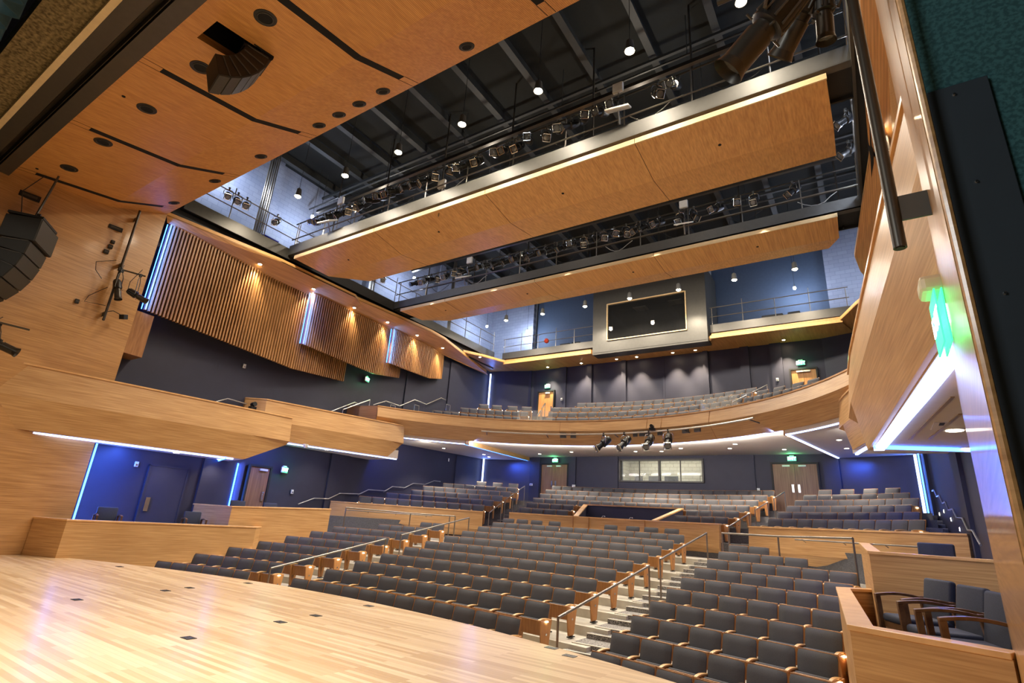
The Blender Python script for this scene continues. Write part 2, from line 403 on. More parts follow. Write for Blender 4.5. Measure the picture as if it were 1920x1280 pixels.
# ceiling framing
beammat = plain('roof_steel', (.030, .032, .031), .6)
mb = MB()
for i in range(12):
    x = -10.4+1.9*i; mb.box((x, 16.5, 15.75), (.10, 21, .35))
    mb.box((x, 16.5, 15.58), (.22, 21, .03))
for y in (8.6, 12.6, 14.8, 19., 21.4, 25.): mb.box((0, y, 15.35), (22, .10, .10))
struct('ceiling_beams', mb, beammat)
PX = [(7.6, 14.6), (8.3, 14.2), (9.2, 14.9), (12.0, 14.4), (13.6, 14.2), (15.1, 14.6), (18.2, 14.5), (20.1, 14.2), (22.6, 14.4)]
for i, (y, z) in enumerate(PX):
    mb = MB().tube([(-10.9, y, z), (10.9, y, z)], .035)
    for x in range(-10, 11, 4): mb.tube([(x, y, z), (x, y, 15.9)], .012, 5)
    tag(mb.build('ceiling_pipe', plain('pipe_steel%d' % i, (.05, .05, .048), .4, .5)), 'long grey pipe hung across the black roof, '+od(i+1)+' back from the wooden canopy', 'pipe', 'pipes under the roof')

# stage walls around the camera side (close the building)
struct('wall_stage_back', MB().box((0, -7.1, 6), (24, .2, 16)), M['black'])
for s in (-1, 1): struct('wall_stage_'+SIDE[s], MB().box((s*12., -2.6, 6), (.2, 9.2, 16)), M['black'])
struct('ceiling_stage', MB().box((0, -3, 14), (24, 9, .2)), M['black'])

# ------------------------------------------------------------------ proscenium splay walls
for s in (-1, 1):
    mb = MB()
    a = (dsplay(2.), 2.0); b = (dsplay(6.3), 6.3)
    p = [a, b, (b[0]+.35, b[1]-.02), (a[0]+.35, a[1]+.02)]
    mb.prism([(s*x, y) for x, y in p], -1.2, 11.)
    q = [(b[0]+.02, b[1]), (WX+.02, b[1]), (WX+.02, b[1]-.2), (b[0]+.02, b[1]-.2)]
    mb.prism([(s*x, y) for x, y in q], -1.2, 11.)
    o = struct('wall_splay_'+SIDE[s], mb, M['splay'])
    struct('wall_proscenium_'+SIDE[s], MB().box((s*(9.215+2.), 2.06, 5.), (4., .12, 13)), M['teal'])
# corner notch blocks under the slat screens
for s in (-1, 1):
    b = dsplay(6.3); mb = MB().prism([(s*(b+.02), 6.3), (s*(b+.10), 6.85), (s*(WX), 6.85), (s*WX, 6.3)], 5.72, 7.1)
    struct('trim_slat_end_'+SIDE[s], mb, M['chairwood'])
# dark board with screws on the right proscenium wall
t = thing('cover_board', 'tall black board screwed to the dark teal wall at right', 'wall board', (9.295, 1.995, 0))
mb = MB().box((0, -.004, 1.9), (.185, .012, 2.34)); mb.build('panel', M['plate'], t, bevel=.002)
for z in (3.03, 2.68, 2.29, 1.9, 1.5, 1.1):
    mb = MB().tube([(0, -.010, z), (0, -.016, z)], [.006, .004], 10); mb.build('screw', M['chrome'], t, smooth=True)
o = MB().tube([(9.204, 1.93, -.02), (9.204, 1.93, 10)], .012, 8).build('edge_bead', M['splay']); o.name = 'trim_2'; o['kind'] = 'structure'

# header over the stage opening
struct('ceiling_header', MB().box((0, 1.81, 9.65), (18.9, .28, .5)).box((0, 2.27, 9.65), (18.9, .28, .5)).box((0, 2.0, 9.85), (18.9, .3, .3)), M['steel'])
t = thing('curtain_track', 'dark steel track recessed along the header above the stage edge', 'curtain track')
MB().box((0, 2.04, 9.66), (18.3, .05, .05)).box((0, 2.1, 9.55), (18.3, .012, .20)).build('rail', M['railpipe'], t)
MB().box((-9.05, 2.04, 9.42), (.30, .18, .02)).build('end_plate', M['steelgrey'], t)
struct('trim_header_board', MB().box((0, 1.605, 9.52), (19, .11, .30)), M['yellow'])
mb = MB().box((0, 1.25, 9.75), (19.2, .60, .55))
struct('ceiling_header_coat', mb, M['fluff'])
# border curtain with gathers
t = thing('border_curtain', 'gathered dark teal border curtain hanging above the stage', 'curtain')
mb = MB(); N = 420
for row in range(2):
    for i in range(N+1):
        x = -10+20*i/N; amp = .10+.03*sin(i*.31)
        y = .62+amp*sin(i*.85+.6*sin(i*.13)); z = (8.30+.06*sin(i*.17) if row == 0 else 11.)
        mb.v.append((x, y if row == 0 else .62+.4*(y-.62), z))
for i in range(N): mb.f.append((i, i+1, N+2+i, N+1+i)); mb.mi.append(0)
cur = mb.build('cloth', M['curtain'], t, smooth=True)
md = cur.modifiers.new('thick', 'SOLIDIFY'); md.thickness = .02
MB().tube([(-10, .62, 11.), (10, .62, 11.)], .03).build('pipe', M['railpipe'], t)

# ------------------------------------------------------------------ forestage canopy
YA, ZA, YF, ZF, YL, ZL = 2.42, 9.55, 4.75, 9.89, 6.28, 10.53
def zc(y): return ZA+(y-YA)*(ZF-ZA)/(YF-YA) if y < YF else ZF+(y-YF)*(ZL-ZF)/(YL-YF)
can = thing('ceiling_canopy', 'ribbed orange wood canopy folded over the stage front', 'ceiling canopy', (0, 0, 0))
mb = MB()
T = .16
ox0, ox1, oy0, oy1 = -.46, .22, 2.78, 3.8
xs = [-1, ox0, ox1, 1]
def slabq(x0, x1, y0, y1, e0=0, e1=0):
    # x0/x1 may be 'L'/'R' for the splay-following ends
    fx = lambda v, y: (-dsplay(y)-.02 if v == 'L' else dsplay(y)+.02 if v == 'R' else v)
    mb.hexa([(fx(x0, y0), y0, zc(y0)), (fx(x1, y0), y0, zc(y0)), (fx(x1, y1), y1, zc(y1)), (fx(x0, y1), y1, zc(y1)),
             (fx(x0, y0), y0, zc(y0)+T), (fx(x1, y0), y0, zc(y0)+T), (fx(x1, y1), y1, zc(y1)+T), (fx(x0, y1), y1, zc(y1)+T)])
slabq('L', ox0, YA, YF); slabq(ox1, 'R', YA, YF); slabq(ox0, ox1, YA, oy0); slabq(ox0, ox1, oy1, YF); slabq('L', 'R', YF, YL)
cp = mb.build('panel', M['canopy'], can)
for x in (-8.87, -5.34, -1.9, 1.58, 5.0, 8.4):
    mb = MB(); w = .085; e = .004
    for y0, y1 in ((2.82, YF), (YF, 5.86)):
        mb.hexa([(x-w, y0, zc(y0)-e), (x+w, y0, zc(y0)-e), (x+w, y1, zc(y1)-e), (x-w, y1, zc(y1)-e), (x-w, y0, zc(y0)+.05), (x+w, y0, zc(y0)+.05), (x+w, y1, zc(y1)+.05), (x-w, y1, zc(y1)+.05)])
    mb.build('slot', M['hole'], can)
    mb = MB()
    for dx in (-.085, .085):
        for y0, y1 in ((YA+.02, 2.82), (5.86, YL-.02)):
            mb.hexa([(x+dx-.006, y0, zc(y0)-.003), (x+dx+.006, y0, zc(y0)-.003), (x+dx+.006, y1, zc(y1)-.003), (x+dx-.006, y1, zc(y1)-.003), (x+dx-.006, y0, zc(y0)+.02), (x+dx+.006, y0, zc(y0)+.02), (x+dx+.006, y1, zc(y1)+.02), (x+dx-.006, y1, zc(y1)+.02)])
    mb.build('seam', M['hole'], can)
mb = MB()   # dark box above the speaker opening
mb.box((ox0-.03, 3.29, 10.2), (.04, 1.1, 1.0)); mb.box((ox1+.03, 3.29, 10.2), (.04, 1.1, 1.0)); mb.box((-.12, oy0-.03, 10.2), (.72, .04, 1.0)); mb.box((-.12, oy1+.03, 10.2), (.72, .04, 1.0)); mb.box((-.12, 3.29, 10.7), (.8, 1.2, .04))
mb.build('opening_box', M['hole'], can)
def canopy_hole(x, y, label, r):
    t = thing('canopy_downlight', label, 'downlight', (x, y, zc(y)), 0, 'round downlights in the canopy')
    sl = atan2(ZF-ZA, YF-YA) if y < YF else atan2(ZL-ZF, YL-YF)
    t.rotation_euler = (sl, 0, 0)
    MB().tube([(0, 0, -.012), (0, 0, .004)], [r, r*1.02], 28).build('trim_ring', M['speaker'], t, smooth=True)
    MB().tube([(0, 0, -.016), (0, 0, -.012)], [r*.6, r*.62], 24).build('inner_cone', M['hole'], t, smooth=True)
    MB().tube([(r*.68*cos(a), r*.68*sin(a), -.02) for a in [2*PI*i/24 for i in range(25)]], .008, 5).build('ring', M['steel'], t)
for i, x in enumerate((-7.82, -5.71, -3.45, -1.18, .99, 3.3, 5.6, 7.9)):
    canopy_hole(x, 3.21, 'black round downlight in the front slope of the wooden canopy, '+od(i+1)+' from the left', .19)
for i, x in enumerate((-8.38, -5.99, -3.7, -1.28, -.55, .15, .92, 3.26, 5.6, 7.9)):
    canopy_hole(x, 5.95, 'black round downlight along the rear edge of the wooden canopy, '+od(i+1)+' from the left', .155)
for x, lb in ((-3.4, 'right of two'), (-8.53, 'left of two')):
    o = MB().tube([(x, 2.75, zc(2.75)-.01), (x, 2.75, zc(2.75)+.02)], .035, 14).build('sprinkler', M['hole'])
    tag(o, 'tiny dark sprinkler disc near the stage edge of the canopy, '+lb, 'sprinkler', 'canopy sprinklers')

# ------------------------------------------------------------------ line array speakers
def cab(mb, mb2, mbr, c, ang, w, d, h, tap=.85):
    # cabinet: front towards +Y (local), tapered to the back
    R = Euler((ang, 0, 0)).to_matrix(); c = Vector(c)
    P = lambda x, y, z: c+R @ Vector((x, y, z))
    f = h/2; b = h/2*tap
    mb.hexa([P(-w/2*.86, -d/2, -b), P(w/2*.86, -d/2, -b), P(w/2, d/2, -f), P(-w/2, d/2, -f), P(-w/2*.86, -d/2, b), P(w/2*.86, -d/2, b), P(w/2, d/2, f), P(-w/2, d/2, f)])
    mb2.hexa([P(-w/2*.97, d/2, -f*.93), P(w/2*.97, d/2, -f*.93), P(w/2*.97, d/2+.02, -f*.93), P(-w/2*.97, d/2+.02, -f*.93), P(-w/2*.97, d/2, f*.93), P(w/2*.97, d/2, f*.93), P(w/2*.97, d/2+.02, f*.93), P(-w/2*.97, d/2+.02, f*.93)])
    if mbr is not None:
        for sx in (-1, 1): mbr.hexa([P(sx*w/2*.9-.012, -d/2*.9, b-.012), P(sx*w/2*.9+.012, -d/2*.9, b-.012), P(sx*w/2+.012, d/2*.9, f-.012), P(sx*w/2-.012, d/2*.9, f-.012), P(sx*w/2*.9-.012, -d/2*.9, b+.004), P(sx*w/2*.9+.012, -d/2*.9, b+.004), P(sx*w/2+.012, d/2*.9, f+.004), P(sx*w/2-.012, d/2*.9, f+.004)])
def line_array(label, loc, rz, big, angs, w, d, h, hang):
    t = thing('line_array_speaker', label, 'loudspeaker', loc, rz)
    fy, fz = d/2, 0.
    if big:
        m1, m2 = MB(), MB(); cab(m1, m2, None, (0, 0, -.34), 0, w*1.05, d*1.25, .64, .95)
        c = m1.build('subwoofer', M['speaker'], t, bevel=.015); m2.build('grille', M['grille'], c)
        fz = -.67
    for a in angs:
        ang = -math.radians(a); R = Euler((ang, 0, 0)).to_matrix()
        c = Vector((0, fy, fz))+R @ Vector((0, -d/2, -h/2))
        m1, m2, m3 = MB(), MB(), MB(); cab(m1, m2, m3, c, ang, w, d, h*.97, .66)
        q = m1.build('cabinet', M['speaker'], t, bevel=.008); m2.build('grille', M['grille'], q); m3.build('rigging_bar', M['steelgrey'], q)
        e = Vector((0, fy, fz))+R @ Vector((0, 0, -h)); fy, fz = e.y, e.z
    m = MB(); m.box((0, 0, .04), (w*.9, d*1.2, .06)); m.box((-w*.35, d*.35, .1), (.05, .08, .12)); m.box((w*.35, d*.35, .1), (.05, .08, .12))
    m.build('rigging_frame', M['black'], t)
    for (x, y) in hang[1]:
        MB().tube([(x, y, .05), (x, y+hang[2], hang[0])], .028, 6).build('suspension', M['steel'], t)
    m = MB(); m.tube([(w*.2, -.2, .08), (w*.35, -.3, .5*hang[0]), (.1, -.1, hang[0])], .012, 5); m.build('cable', M['cable'], t)
    return t
line_array('large black curved line array hanging before the left wooden wall', (-8.72, 3.12, 8.18), math.radians(-35), True, (5, 13, 24, 37, 51, 66), 1.0, .62, .37, (1.4, ((-.25, -.15), (.25, .1)), .15))
line_array('black curved line array hanging through the square opening in the canopy', (-.05, 3.62, 9.60), math.radians(-12), False, (12, 22, 32, 42, 54, 66), .62, .42, .20, (.7, ((-.15, -.1), (.12, .1)), 0))

# ------------------------------------------------------------------ exit signs
def text_mesh(cu):
    o = bpy.data.objects.new('text_source', cu); me = bpy.data.meshes.new_from_object(o); bpy.data.objects.remove(o); bpy.data.curves.remove(cu)
    me.materials.clear(); me.materials.append(M['exitwhite']); l = bpy.data.objects.new('lettering', me); COL.objects.link(l); return l
def exit_sign(label, loc, rz, w=.36, h=.22, flag=False):
    t = thing('exit_sign', label, 'exit sign', loc, rz, 'green exit signs')
    MB().box((0, 0, 0), (w, .05, h)).build('housing', M['whiteplastic'], t, bevel=.008)
    MB().box((0, -.027, 0), (w*.93, .006, h*.88)).build('face', M['exitgreen'], t)
    cu = bpy.data.curves.new('exit_text', 'FONT'); cu.body = 'EXIT'; cu.size = h*.82; cu.align_x = 'CENTER'; cu.align_y = 'CENTER'; cu.extrude = .002; cu.offset = .003
    l = text_mesh(cu); l.parent = t; l.location = (0, -.032, 0); l.rotation_euler = (PI/2, 0, 0)
    MB().box((0, .01, h/2+.02), (w*.5, .06, .05)).build('bracket', M['whiteplastic'], t)
    lamp('POINT', (Matrix.Translation(loc) @ Matrix.Rotation(rz, 4, 'Z')) @ Vector((0, -.25, 0)), 3.0, (.1, 1., .35), .08)
    return t
exit_sign('green exit sign above the upper left balcony door', (-6.7, 26.86, 9.46), 0)
exit_sign('green exit sign above the upper right balcony door', (6.75, 26.86, 9.46), 0)
exit_sign('green exit sign above the left double doors under the balcony', (-5.95, 26.80, 5.09), 0, .36, .20)
exit_sign('green exit sign above the right double doors under the balcony', (5.98, 26.80, 5.09), 0, .36, .20)
exit_sign('green exit sign high on the left navy wall under the slat screens', (-10.38, 16.35, 7.52), PI/2+.35)
exit_sign('green exit sign on the lower left wall beside the brown door', (-10.36, 12.98, 2.98), PI/2+.35)
t = thing('exit_sign', 'large green exit sign seen edge-on on the glossy right wooden wall', 'exit sign', (dsplay(4.0)-.02, 4.0, 2.98), 0, 'green exit signs')
mb = MB().prism([(-.10, -.10), (.05, -.10), (.05, .10), (-.10, .10)], .10, .22); mb.build('housing', plain('cream_plastic', (.70, .58, .40), .4), t, bevel=.03)
for sx in (-1, 1): MB().box((-.025+sx*.018, 0, -.08), (.008, .34, .34)).build('face', M['exitgreen'], t)
MB().box((-.025, 0, -.1), (.028, .35, .36)).build('diffuser', M['glass'], t)
for sx, rz in ((-1, -PI/2), (1, PI/2)):
    cu = bpy.data.curves.new('exit_text', 'FONT'); cu.body = 'EXIT'; cu.size = .17; cu.align_x = 'CENTER'; cu.align_y = 'CENTER'; cu.extrude = .002
    l = text_mesh(cu); l.parent = t; l.location = (-.025+sx*.024, 0, -.08); l.rotation_euler = (PI/2, 0, rz)
lamp('POINT', (dsplay(4.0)-.22, 4.0, 2.85), .6, (.05, 1., .3), .08)

# ------------------------------------------------------------------ doors
def door(n, x, y, z, w, h, leaves, mat, closer=True, rz=0, handles=True):
    t = thing('door_%d' % n, None, None, (x, y, z), rz); t['kind'] = 'structure'
    m = MB(); f = .07
    m.box((-w/2-f/2, 0, h/2), (f, .12, h)); m.box((w/2+f/2, 0, h/2), (f, .12, h)); m.box((0, 0, h+f/2), (w+2*f, .12, f)); m.build('frame', M['black'], t)
    lw = w/leaves
    for i in range(leaves):
        cx = -w/2+lw*(i+.5)
        q = MB().box((cx, .02, h/2), (lw-.012, .05, h-.012)).build('leaf', mat, t)
        if closer: MB().box((cx-(.12 if i else -.12), -.05, h-.09), (.30, .08, .07)).build('closer', M['whiteplastic'], q)
        if handles:
            hx = cx+(lw/2-.12)*(1 if i == 0 else -1)
            MB().box((hx, -.03, 1.08), (.09, .03, .34)).build('handle', M['chrome'], q)
    return t
door(1, -6.03, 26.88, ZJ(6), 1.66, 2.14, 2, M['door'])
door(2, 6.03, 26.88, ZJ(6), 1.76, 2.14, 2, M['door'])
door(3, -6.78, 26.88, 7.0, 1.02, 2.14, 1, M['doorlight'])
door(4, 6.82, 26.88, 7.0, 1.02, 2.14, 2, M['doorlight'], True)
door(5, -10.42, 12.0, .85, .80, 2.12, 1, M['door'], True, PI/2)
t = thing('door_6', None, None, (-10.50, 8.85, .38), PI/2); t['kind'] = 'structure'
MB().box((0, 0, 1.1), (1.15, .05, 2.2)).build('leaf', M['navy'], t); m = MB(); m.box((-.6, 0, 1.1), (.05, .09, 2.25)); m.box((.6, 0, 1.1), (.05, .09, 2.25)); m.box((0, 0, 2.22), (1.25, .09, .05)); m.build('frame', M['navy'], t)
MB().box((-.42, -.05, 1.02), (.13, .03, .42)).build('push_plate', M['chrome'], t)
# sign plates / detectors
def wall_device(name, label, loc, rz, d=(.11, .05, .16), mat='whiteplastic', grp='white wall devices'):
    t = thing(name, label, name.replace('_', ' '), loc, rz, grp)
    MB().box((0, 0, 0), d).build('case', M[mat], t, bevel=.01); MB().box((0, -d[1]/2-.004, -.02), (d[0]*.5, .01, d[2]*.35)).build('lens', M['chrome'], t)
wall_device('alarm_strobe', 'white alarm strobe on the upper left navy wall below the widest slat screen', (-10.5, 10.52, 6.55), PI/2)
wall_device('alarm_strobe', 'white alarm strobe on the navy wall behind the left stage box', (-10.5, 7.85, 2.57), PI/2)
wall_device('alarm_strobe', 'white alarm strobe on the navy wall under the left balcony', (-10.44, 22.9, 4.65), PI/2+.5)
wall_device('alarm_strobe', 'white alarm strobe right of the upper left balcony door', (-5.7, 26.82, 8.6), 0)
wall_device('wall_switch', 'small white switch plate on the upper back wall left of centre', (-3.7, 26.93, 8.05), 0)
wall_device('wall_switch', 'small white switch plate on the upper back wall right of centre', (3.65, 26.93, 7.95), 0)
wall_device('alarm_strobe', 'white alarm strobe left of the upper right balcony door', (5.72, 26.82, 8.75), 0)
wall_device('wall_switch', 'white switch plate left of the lower right double doors', (4.5, 26.85, 3.72), 0, (.12, .04, .17))
wall_device('wall_switch', 'white switch plate right of the lower left double doors', (-4.75, 26.80, 3.72), 0, (.2, .04, .14))
wall_device('wall_switch', 'white switch plate left of the lower left double doors', (-7.45, 26.78, 3.75), 0, (.2, .04, .12))
wall_device('wall_switch', 'white switch plate low on the left wall right of the exit sign', (-10.5, 13.6, 2.2), PI/2)

# ------------------------------------------------------------------ control room window under the balcony
t = thing('window_1', None, None, (0, 0, 0)); t['kind'] = 'structure'
m = MB(); m.box((-.025, 26.98, 4.03), (4.3, .24, .07)); m.box((-.025, 26.98, 5.11), (4.3, .24, .07)); m.box((-2.14, 26.98, 4.57), (.08, .24, 1.1)); m.box((2.09, 26.98, 4.57), (.08, .24, 1.1)); m.box((-.05, 26.98, 4.57), (.09, .2, 1.05))
for x in (-1.1, 1.0): m.box((x, 26.98, 4.57), (.03, .1, 1.05))
m.build('window_frame', M['steel'], t)
for x0, x1 in ((-2.1, -1.1), (-1.1, -.05), (-.05, 1.0), (1.0, 2.05)): MB().box(((x0+x1)/2, 27.0, 4.57), (x1-x0-.03, .012, 1.04)).build('glass_pane', M['glass'], t)
struct('wall_control_room', MB().box((0, 29.2, 4.4), (5.2, .2, 2.6)).box((-2.6, 28.2, 4.4), (.2, 2, 2.6)).box((2.6, 28.2, 4.4), (.2, 2, 2.6)), M['blockwarm'])
struct('ceiling_control_room', MB().box((0, 28.2, 5.7), (5.4, 2.2, .1)), M['white'])
struct('floor_control_room', MB().box((0, 28.2, 3.05), (5.4, 2.2, .1)), M['carpetdark'])
t = thing('control_desk', 'dark desk inside the control room behind the window', 'desk', (0, 27.75, 3.1))
MB().box((0, 0, .84), (4.6, .7, .05)).build('desk_top', M['black'], t)
for x in (-2.2, 2.2): MB().box((x, 0, .41), (.05, .6, .82)).build('leg', M['black'], t)
for i, (x, w) in enumerate(((-1.42, .42), (-.62, .5), (.1, .3), (.42, .5))):
    t = thing('monitor', 'black computer monitor on the control room desk, '+od(i+1)+' from the left', 'monitor', (x, 27.7, 3.965), .15-.1*i, 'control room monitors')
    MB().box((0, 0, .26), (w, .04, .30)).build('screen', M['screen'], t, bevel=.008); MB().box((0, .03, .06), (.06, .03, .12)).build('stand', M['black'], t); MB().box((0, .02, .008), (.22, .16, .016)).build('base', M['black'], t)
t = thing('wall_frame', 'framed sheet on the block wall inside the control room at right', 'picture frame', (1.55, 29.08, 4.4)); MB().box((0, 0, 0), (.35, .03, .32)).build('frame', M['steel'], t); MB().box((0, -.02, 0), (.29, .01, .26)).build('sheet', M['blockwarm'], t)
lamp('AREA', (0, 28.1, 5.6), 34, (1, .95, .78), (3.6, .8), (0, 28.1, 3))
# upper projection booth
t = thing('projection_booth', 'dark projecting booth with a framed black window above the balcony', 'projection booth', (0, 0, 0))
m = MB(); bx0, bx1, by = -2.85, 3.15, 24.85
for x0, x1, z0, z1 in ((bx0, -1.98, 10.45, 14.2), (2.16, bx1, 10.45, 14.2), (-1.98, 2.16, 10.45, 11.10), (-1.98, 2.16, 13.12, 14.2)): m.box(((x0+x1)/2, by+.1, (z0+z1)/2), (x1-x0, .2, z1-z0))
m.box((bx0+.1, 26.0, 12.6), (.2, 2.2, 3.7)); m.box((bx1-.1, 26.0, 12.6), (.2, 2.2, 3.7)); m.box((.15, 25.2, 10.42), (6., .7, .10)); m.box((.15, 27.0, 12.6), (6., .1, 3.7)); m.box((.15, 26.0, 10.80), (6., 2.2, .05))
m.build('body', M['steel'], t)
m = MB(); fw = .05; m.box((.09, by-.02, 11.08), (4.2, .10, fw)); m.box((.09, by-.02, 13.14), (4.2, .10, fw)); m.box((-2.0, by-.02, 12.11), (fw, .10, 2.1)); m.box((2.18, by-.02, 12.11), (fw, .10, 2.1))
q = m.build('window_frame', M['lip'], t); MB().box((.09, by+.03, 12.11), (4.16, .012, 2.02)).build('glass_pane', M['boothglass'], q)
for x, z in ((-.4, 12.95), (1.5, 13.0)):
    MB().box((x, 25.6, z-.02), (.7, .6, .03)).build('ceiling_light', M['blockwarm'], t)
for i, (x, z) in enumerate(((-.7, 12.1), (.1, 11.9), (1.05, 12.15))):
    q = MB().box((0, 0, 0), (.45, .5, .3)).build('projector', M['spotbody'], None, bevel=.02); q.location = (x, 25.9, z-.35)
    tag(q, 'black projector behind the booth window, '+od(i+1)+' from the left', 'projector', 'projectors in the booth')

# ------------------------------------------------------------------ balcony
BR, BF, BB = 10.05, 9.93, 10.38
ZT, ZFO, ZB = 6.10, 5.62, 5.05
A3 = math.asin(8.95/BR)
def bal(a, r, z): return (r*sin(a), CY3+r*cos(a), z)
NB = 64
AN = [-A3+2*A3*i/NB for i in range(NB+1)]
balc = thing('balcony', 'long curved wooden balcony front across the back of the hall', 'balcony front')
mb = MB().sweep(AN, lambda i: [bal(AN[i], BR, ZT-.03), bal(AN[i], BF, ZFO), bal(AN[i], BF+.10, ZFO), bal(AN[i], BR+.12, ZT-.03)]); mb.build('upper_panel', M['veneer'], balc)
mb = MB().sweep(AN, lambda i: [bal(AN[i], BF, ZFO), bal(AN[i], BB, ZB), bal(AN[i], BB+.08, ZB), bal(AN[i], BF+.12, ZFO)]); mb.build('lower_panel', M['veneer'], balc)
mb = MB().sweep(AN, lambda i: [bal(AN[i], BR-.02, ZT-.03), bal(AN[i], BR-.02, ZT+.015), bal(AN[i], BR+.15, ZT+.015), bal(AN[i], BR+.15, ZT-.03)]); mb.build('cap_rail', M['cap'], balc)
mb = MB().sweep(AN[14:51], lambda i: [bal(AN[14+i], BB+.005, ZB-.035), bal(AN[14+i], BB+.005, ZB), bal(AN[14+i], BB+.075, ZB), bal(AN[14+i], BB+.075, ZB-.035)]); mb.build('light_strip', M['ledwhite'], balc)
m = MB()
for x in (-2.6, 1.35, 2.0, 4.05):
    a = math.asin(x/BR); m.tube([bal(a, BR-.006, ZT-.03), bal(a, BF-.006, ZFO), bal(a, BB-.004, ZB)], .008, 5)
m.build('seams', M['chairwood'], balc)
# balcony floor tiers
mb = MB()
def bring(mb, r0, r1, z0, z1, xa, xb, n=36):
    ring(mb, CY3, r0, r1, z0, z1, xa, xb, n)
def ZQ(j): return 5.55+.45*(j-1)
def RQ(j): return 10.95+.93*(j-1)
for j in range(1, 5): bring(mb, RQ(j)-.62 if j > 1 else BR+.48, RQ(j)+.32, ZB+.25, ZQ(j), -9.2, 9.2)
struct('floor_balcony', mb, M['carpetdark'])
mb = MB(); mb.prism(arcpts(CY3, RQ(4)+.31, -10.3, 10.3, 30)+[(10.4, 26.1), (7.7, 26.95), (-7.7, 26.95), (-10.4, 26.1)], 5.4, 7.0); struct('floor_balcony_aisle', mb, M['carpetdark'])
# ceilings under the balcony: centre higher, side wedges lower
mb = MB()
c = arcpts(CY3, BB+.07, -6.66, 6.66, 30)
mb.prism(c+[(7.75, 26.95), (-7.75, 26.95)], [5.08]*len(c)+[5.30, 5.30], [5.3]*len(c)+[5.5, 5.5])
struct('ceiling_under_balcony', mb, M['white'])
for s in (-1, 1):
    c = arcpts(CY3, BB+.07, 6.66, 8.95, 12)
    pts = c+[(WX, 17.4), (WX, 26.1), (7.75, 26.95)]
    mb = MB().prism([(s*x, y) for x, y in pts], [4.92]*len(c)+[4.92, 5.12, 5.12], [5.4]*len(pts)); struct('ceiling_wedge_'+SIDE[s], mb, M['white'])
    ap = Vector((c[0][0], c[0][1])); bk = Vector((7.72, 26.8)); dr = (bk-ap).normalized(); nr = Vector((dr.y, -dr.x))
    t = thing('balcony_wedge', 'dark wooden wedge edged with a blue light line under the %s balcony' % SIDE[s], 'ceiling wedge')
    P = lambda f, off, z: (s*(ap+dr*f*(bk-ap).length-nr*off).x, (ap+dr*f*(bk-ap).length-nr*off).y, z)
    m = MB(); m.hexa([P(0, 0, 4.88), P(1, 0, 5.08), P(1, .05, 5.08), P(0, .05, 4.88), P(0, 0, 5.25), P(1, 0, 5.35), P(1, .05, 5.35), P(0, .05, 5.25)]); m.build('panel', M['veneer'], t)
    m = MB(); m.hexa([P(0, -.07, 4.885), P(1, -.07, 5.085), P(1, -.005, 5.085), P(0, -.005, 4.885), P(0, -.07, 4.918), P(1, -.07, 5.118), P(1, -.005, 5.118), P(0, -.005, 4.918)]); m.build('light_strip', M['ledblue' if s < 0 else 'ledwhite'], t)
    m = MB(); m.sweep(c, lambda i: [(s*c[i][0], c[i][1]+.03, 4.885), (s*c[i][0], c[i][1]+.10, 4.885), (s*c[i][0], c[i][1]+.10, 4.918), (s*c[i][0], c[i][1]+.03, 4.918)]); m.build('light_strip', M['ledwhite'], t)
    lamp('AREA', (s*(ap.x-.25), ap.y+.25, 5.05), 10, (.08, .18, 1.), (.5, .1), (s*(ap.x-1), ap.y+1.5, 4.2))
    lamp('AREA', (s*8.3, 26.3, 4.85), 16, (.05, .15, 1.), (.8, .12), (s*8.3, 26.9, 3.6))

for i in range(9):
    a = -.62+.155*i; lamp('AREA', bal(a, BB+.30, 4.93), 16, (1, .93, .86), (1.3, .15), bal(a, BB+1.9, 5.45), name='ceiling_fill')  # hidden fill lamps, added to brighten the ceiling under the balcony
for s in (-1, 1):
    lamp('AREA', (s*8.4, 18.6, 4.75), 14, (1, .93, .86), (.2, 2.5), (s*9.5, 20, 5.3), name='ceiling_fill')  # same added fill for the lower side ceilings
# side boxes stepping down towards the stage
def box_front(s, label, top, z_top, z_fold, z_bot, fold_out, bot_in, ret, led=True, ceil=None):
    """top: list of (d, y) along the rail from the stage end to the rear end"""
    t = thing('balcony_box', label, 'balcony box')
    P = lambda p, off, z: (s*(p[0]+off), p[1], z)
    mb = MB().sweep(top, lambda i: [P(top[i], 0, z_top-.03), P(top[i], -fold_out, z_fold), P(top[i], -fold_out+.12, z_fold), P(top[i], .12, z_top-.03)]); mb.build('upper_panel', M['veneer'], t)
    bt = top
    mb = MB().sweep(top, lambda i: [P(top[i], -fold_out, z_fold), P(bt[i], bot_in, z_bot[i]), P(bt[i], bot_in+.10, z_bot[i]), P(top[i], -fold_out+.12, z_fold)]); mb.build('lower_panel', M['veneer'], t)
    mb = MB().sweep(top, lambda i: [P(top[i], -.025, z_top-.03), P(top[i], -.025, z_top+.015), P(top[i], .15, z_top+.015), P(top[i], .15, z_top-.03)]); mb.build('cap_rail', M['cap'], t)
    # closed rear end
    e = top[-1]; m = MB(); m.hexa([(s*(bt[-1][0]+bot_in), bt[-1][1]-.06, z_bot[-1]), (s*10.5, bt[-1][1]-.06, z_bot[-1]), (s*10.5, bt[-1][1], z_bot[-1]), (s*(bt[-1][0]+bot_in), bt[-1][1], z_bot[-1]), (s*(e[0]+.05), e[1]-.06, z_top-.05), (s*10.5, e[1]-.06, z_top-.05), (s*10.5, e[1], z_top-.05), (s*(e[0]+.05), e[1], z_top-.05)])
    m.build('end_panel', M['veneer'], t)
    return t, bt
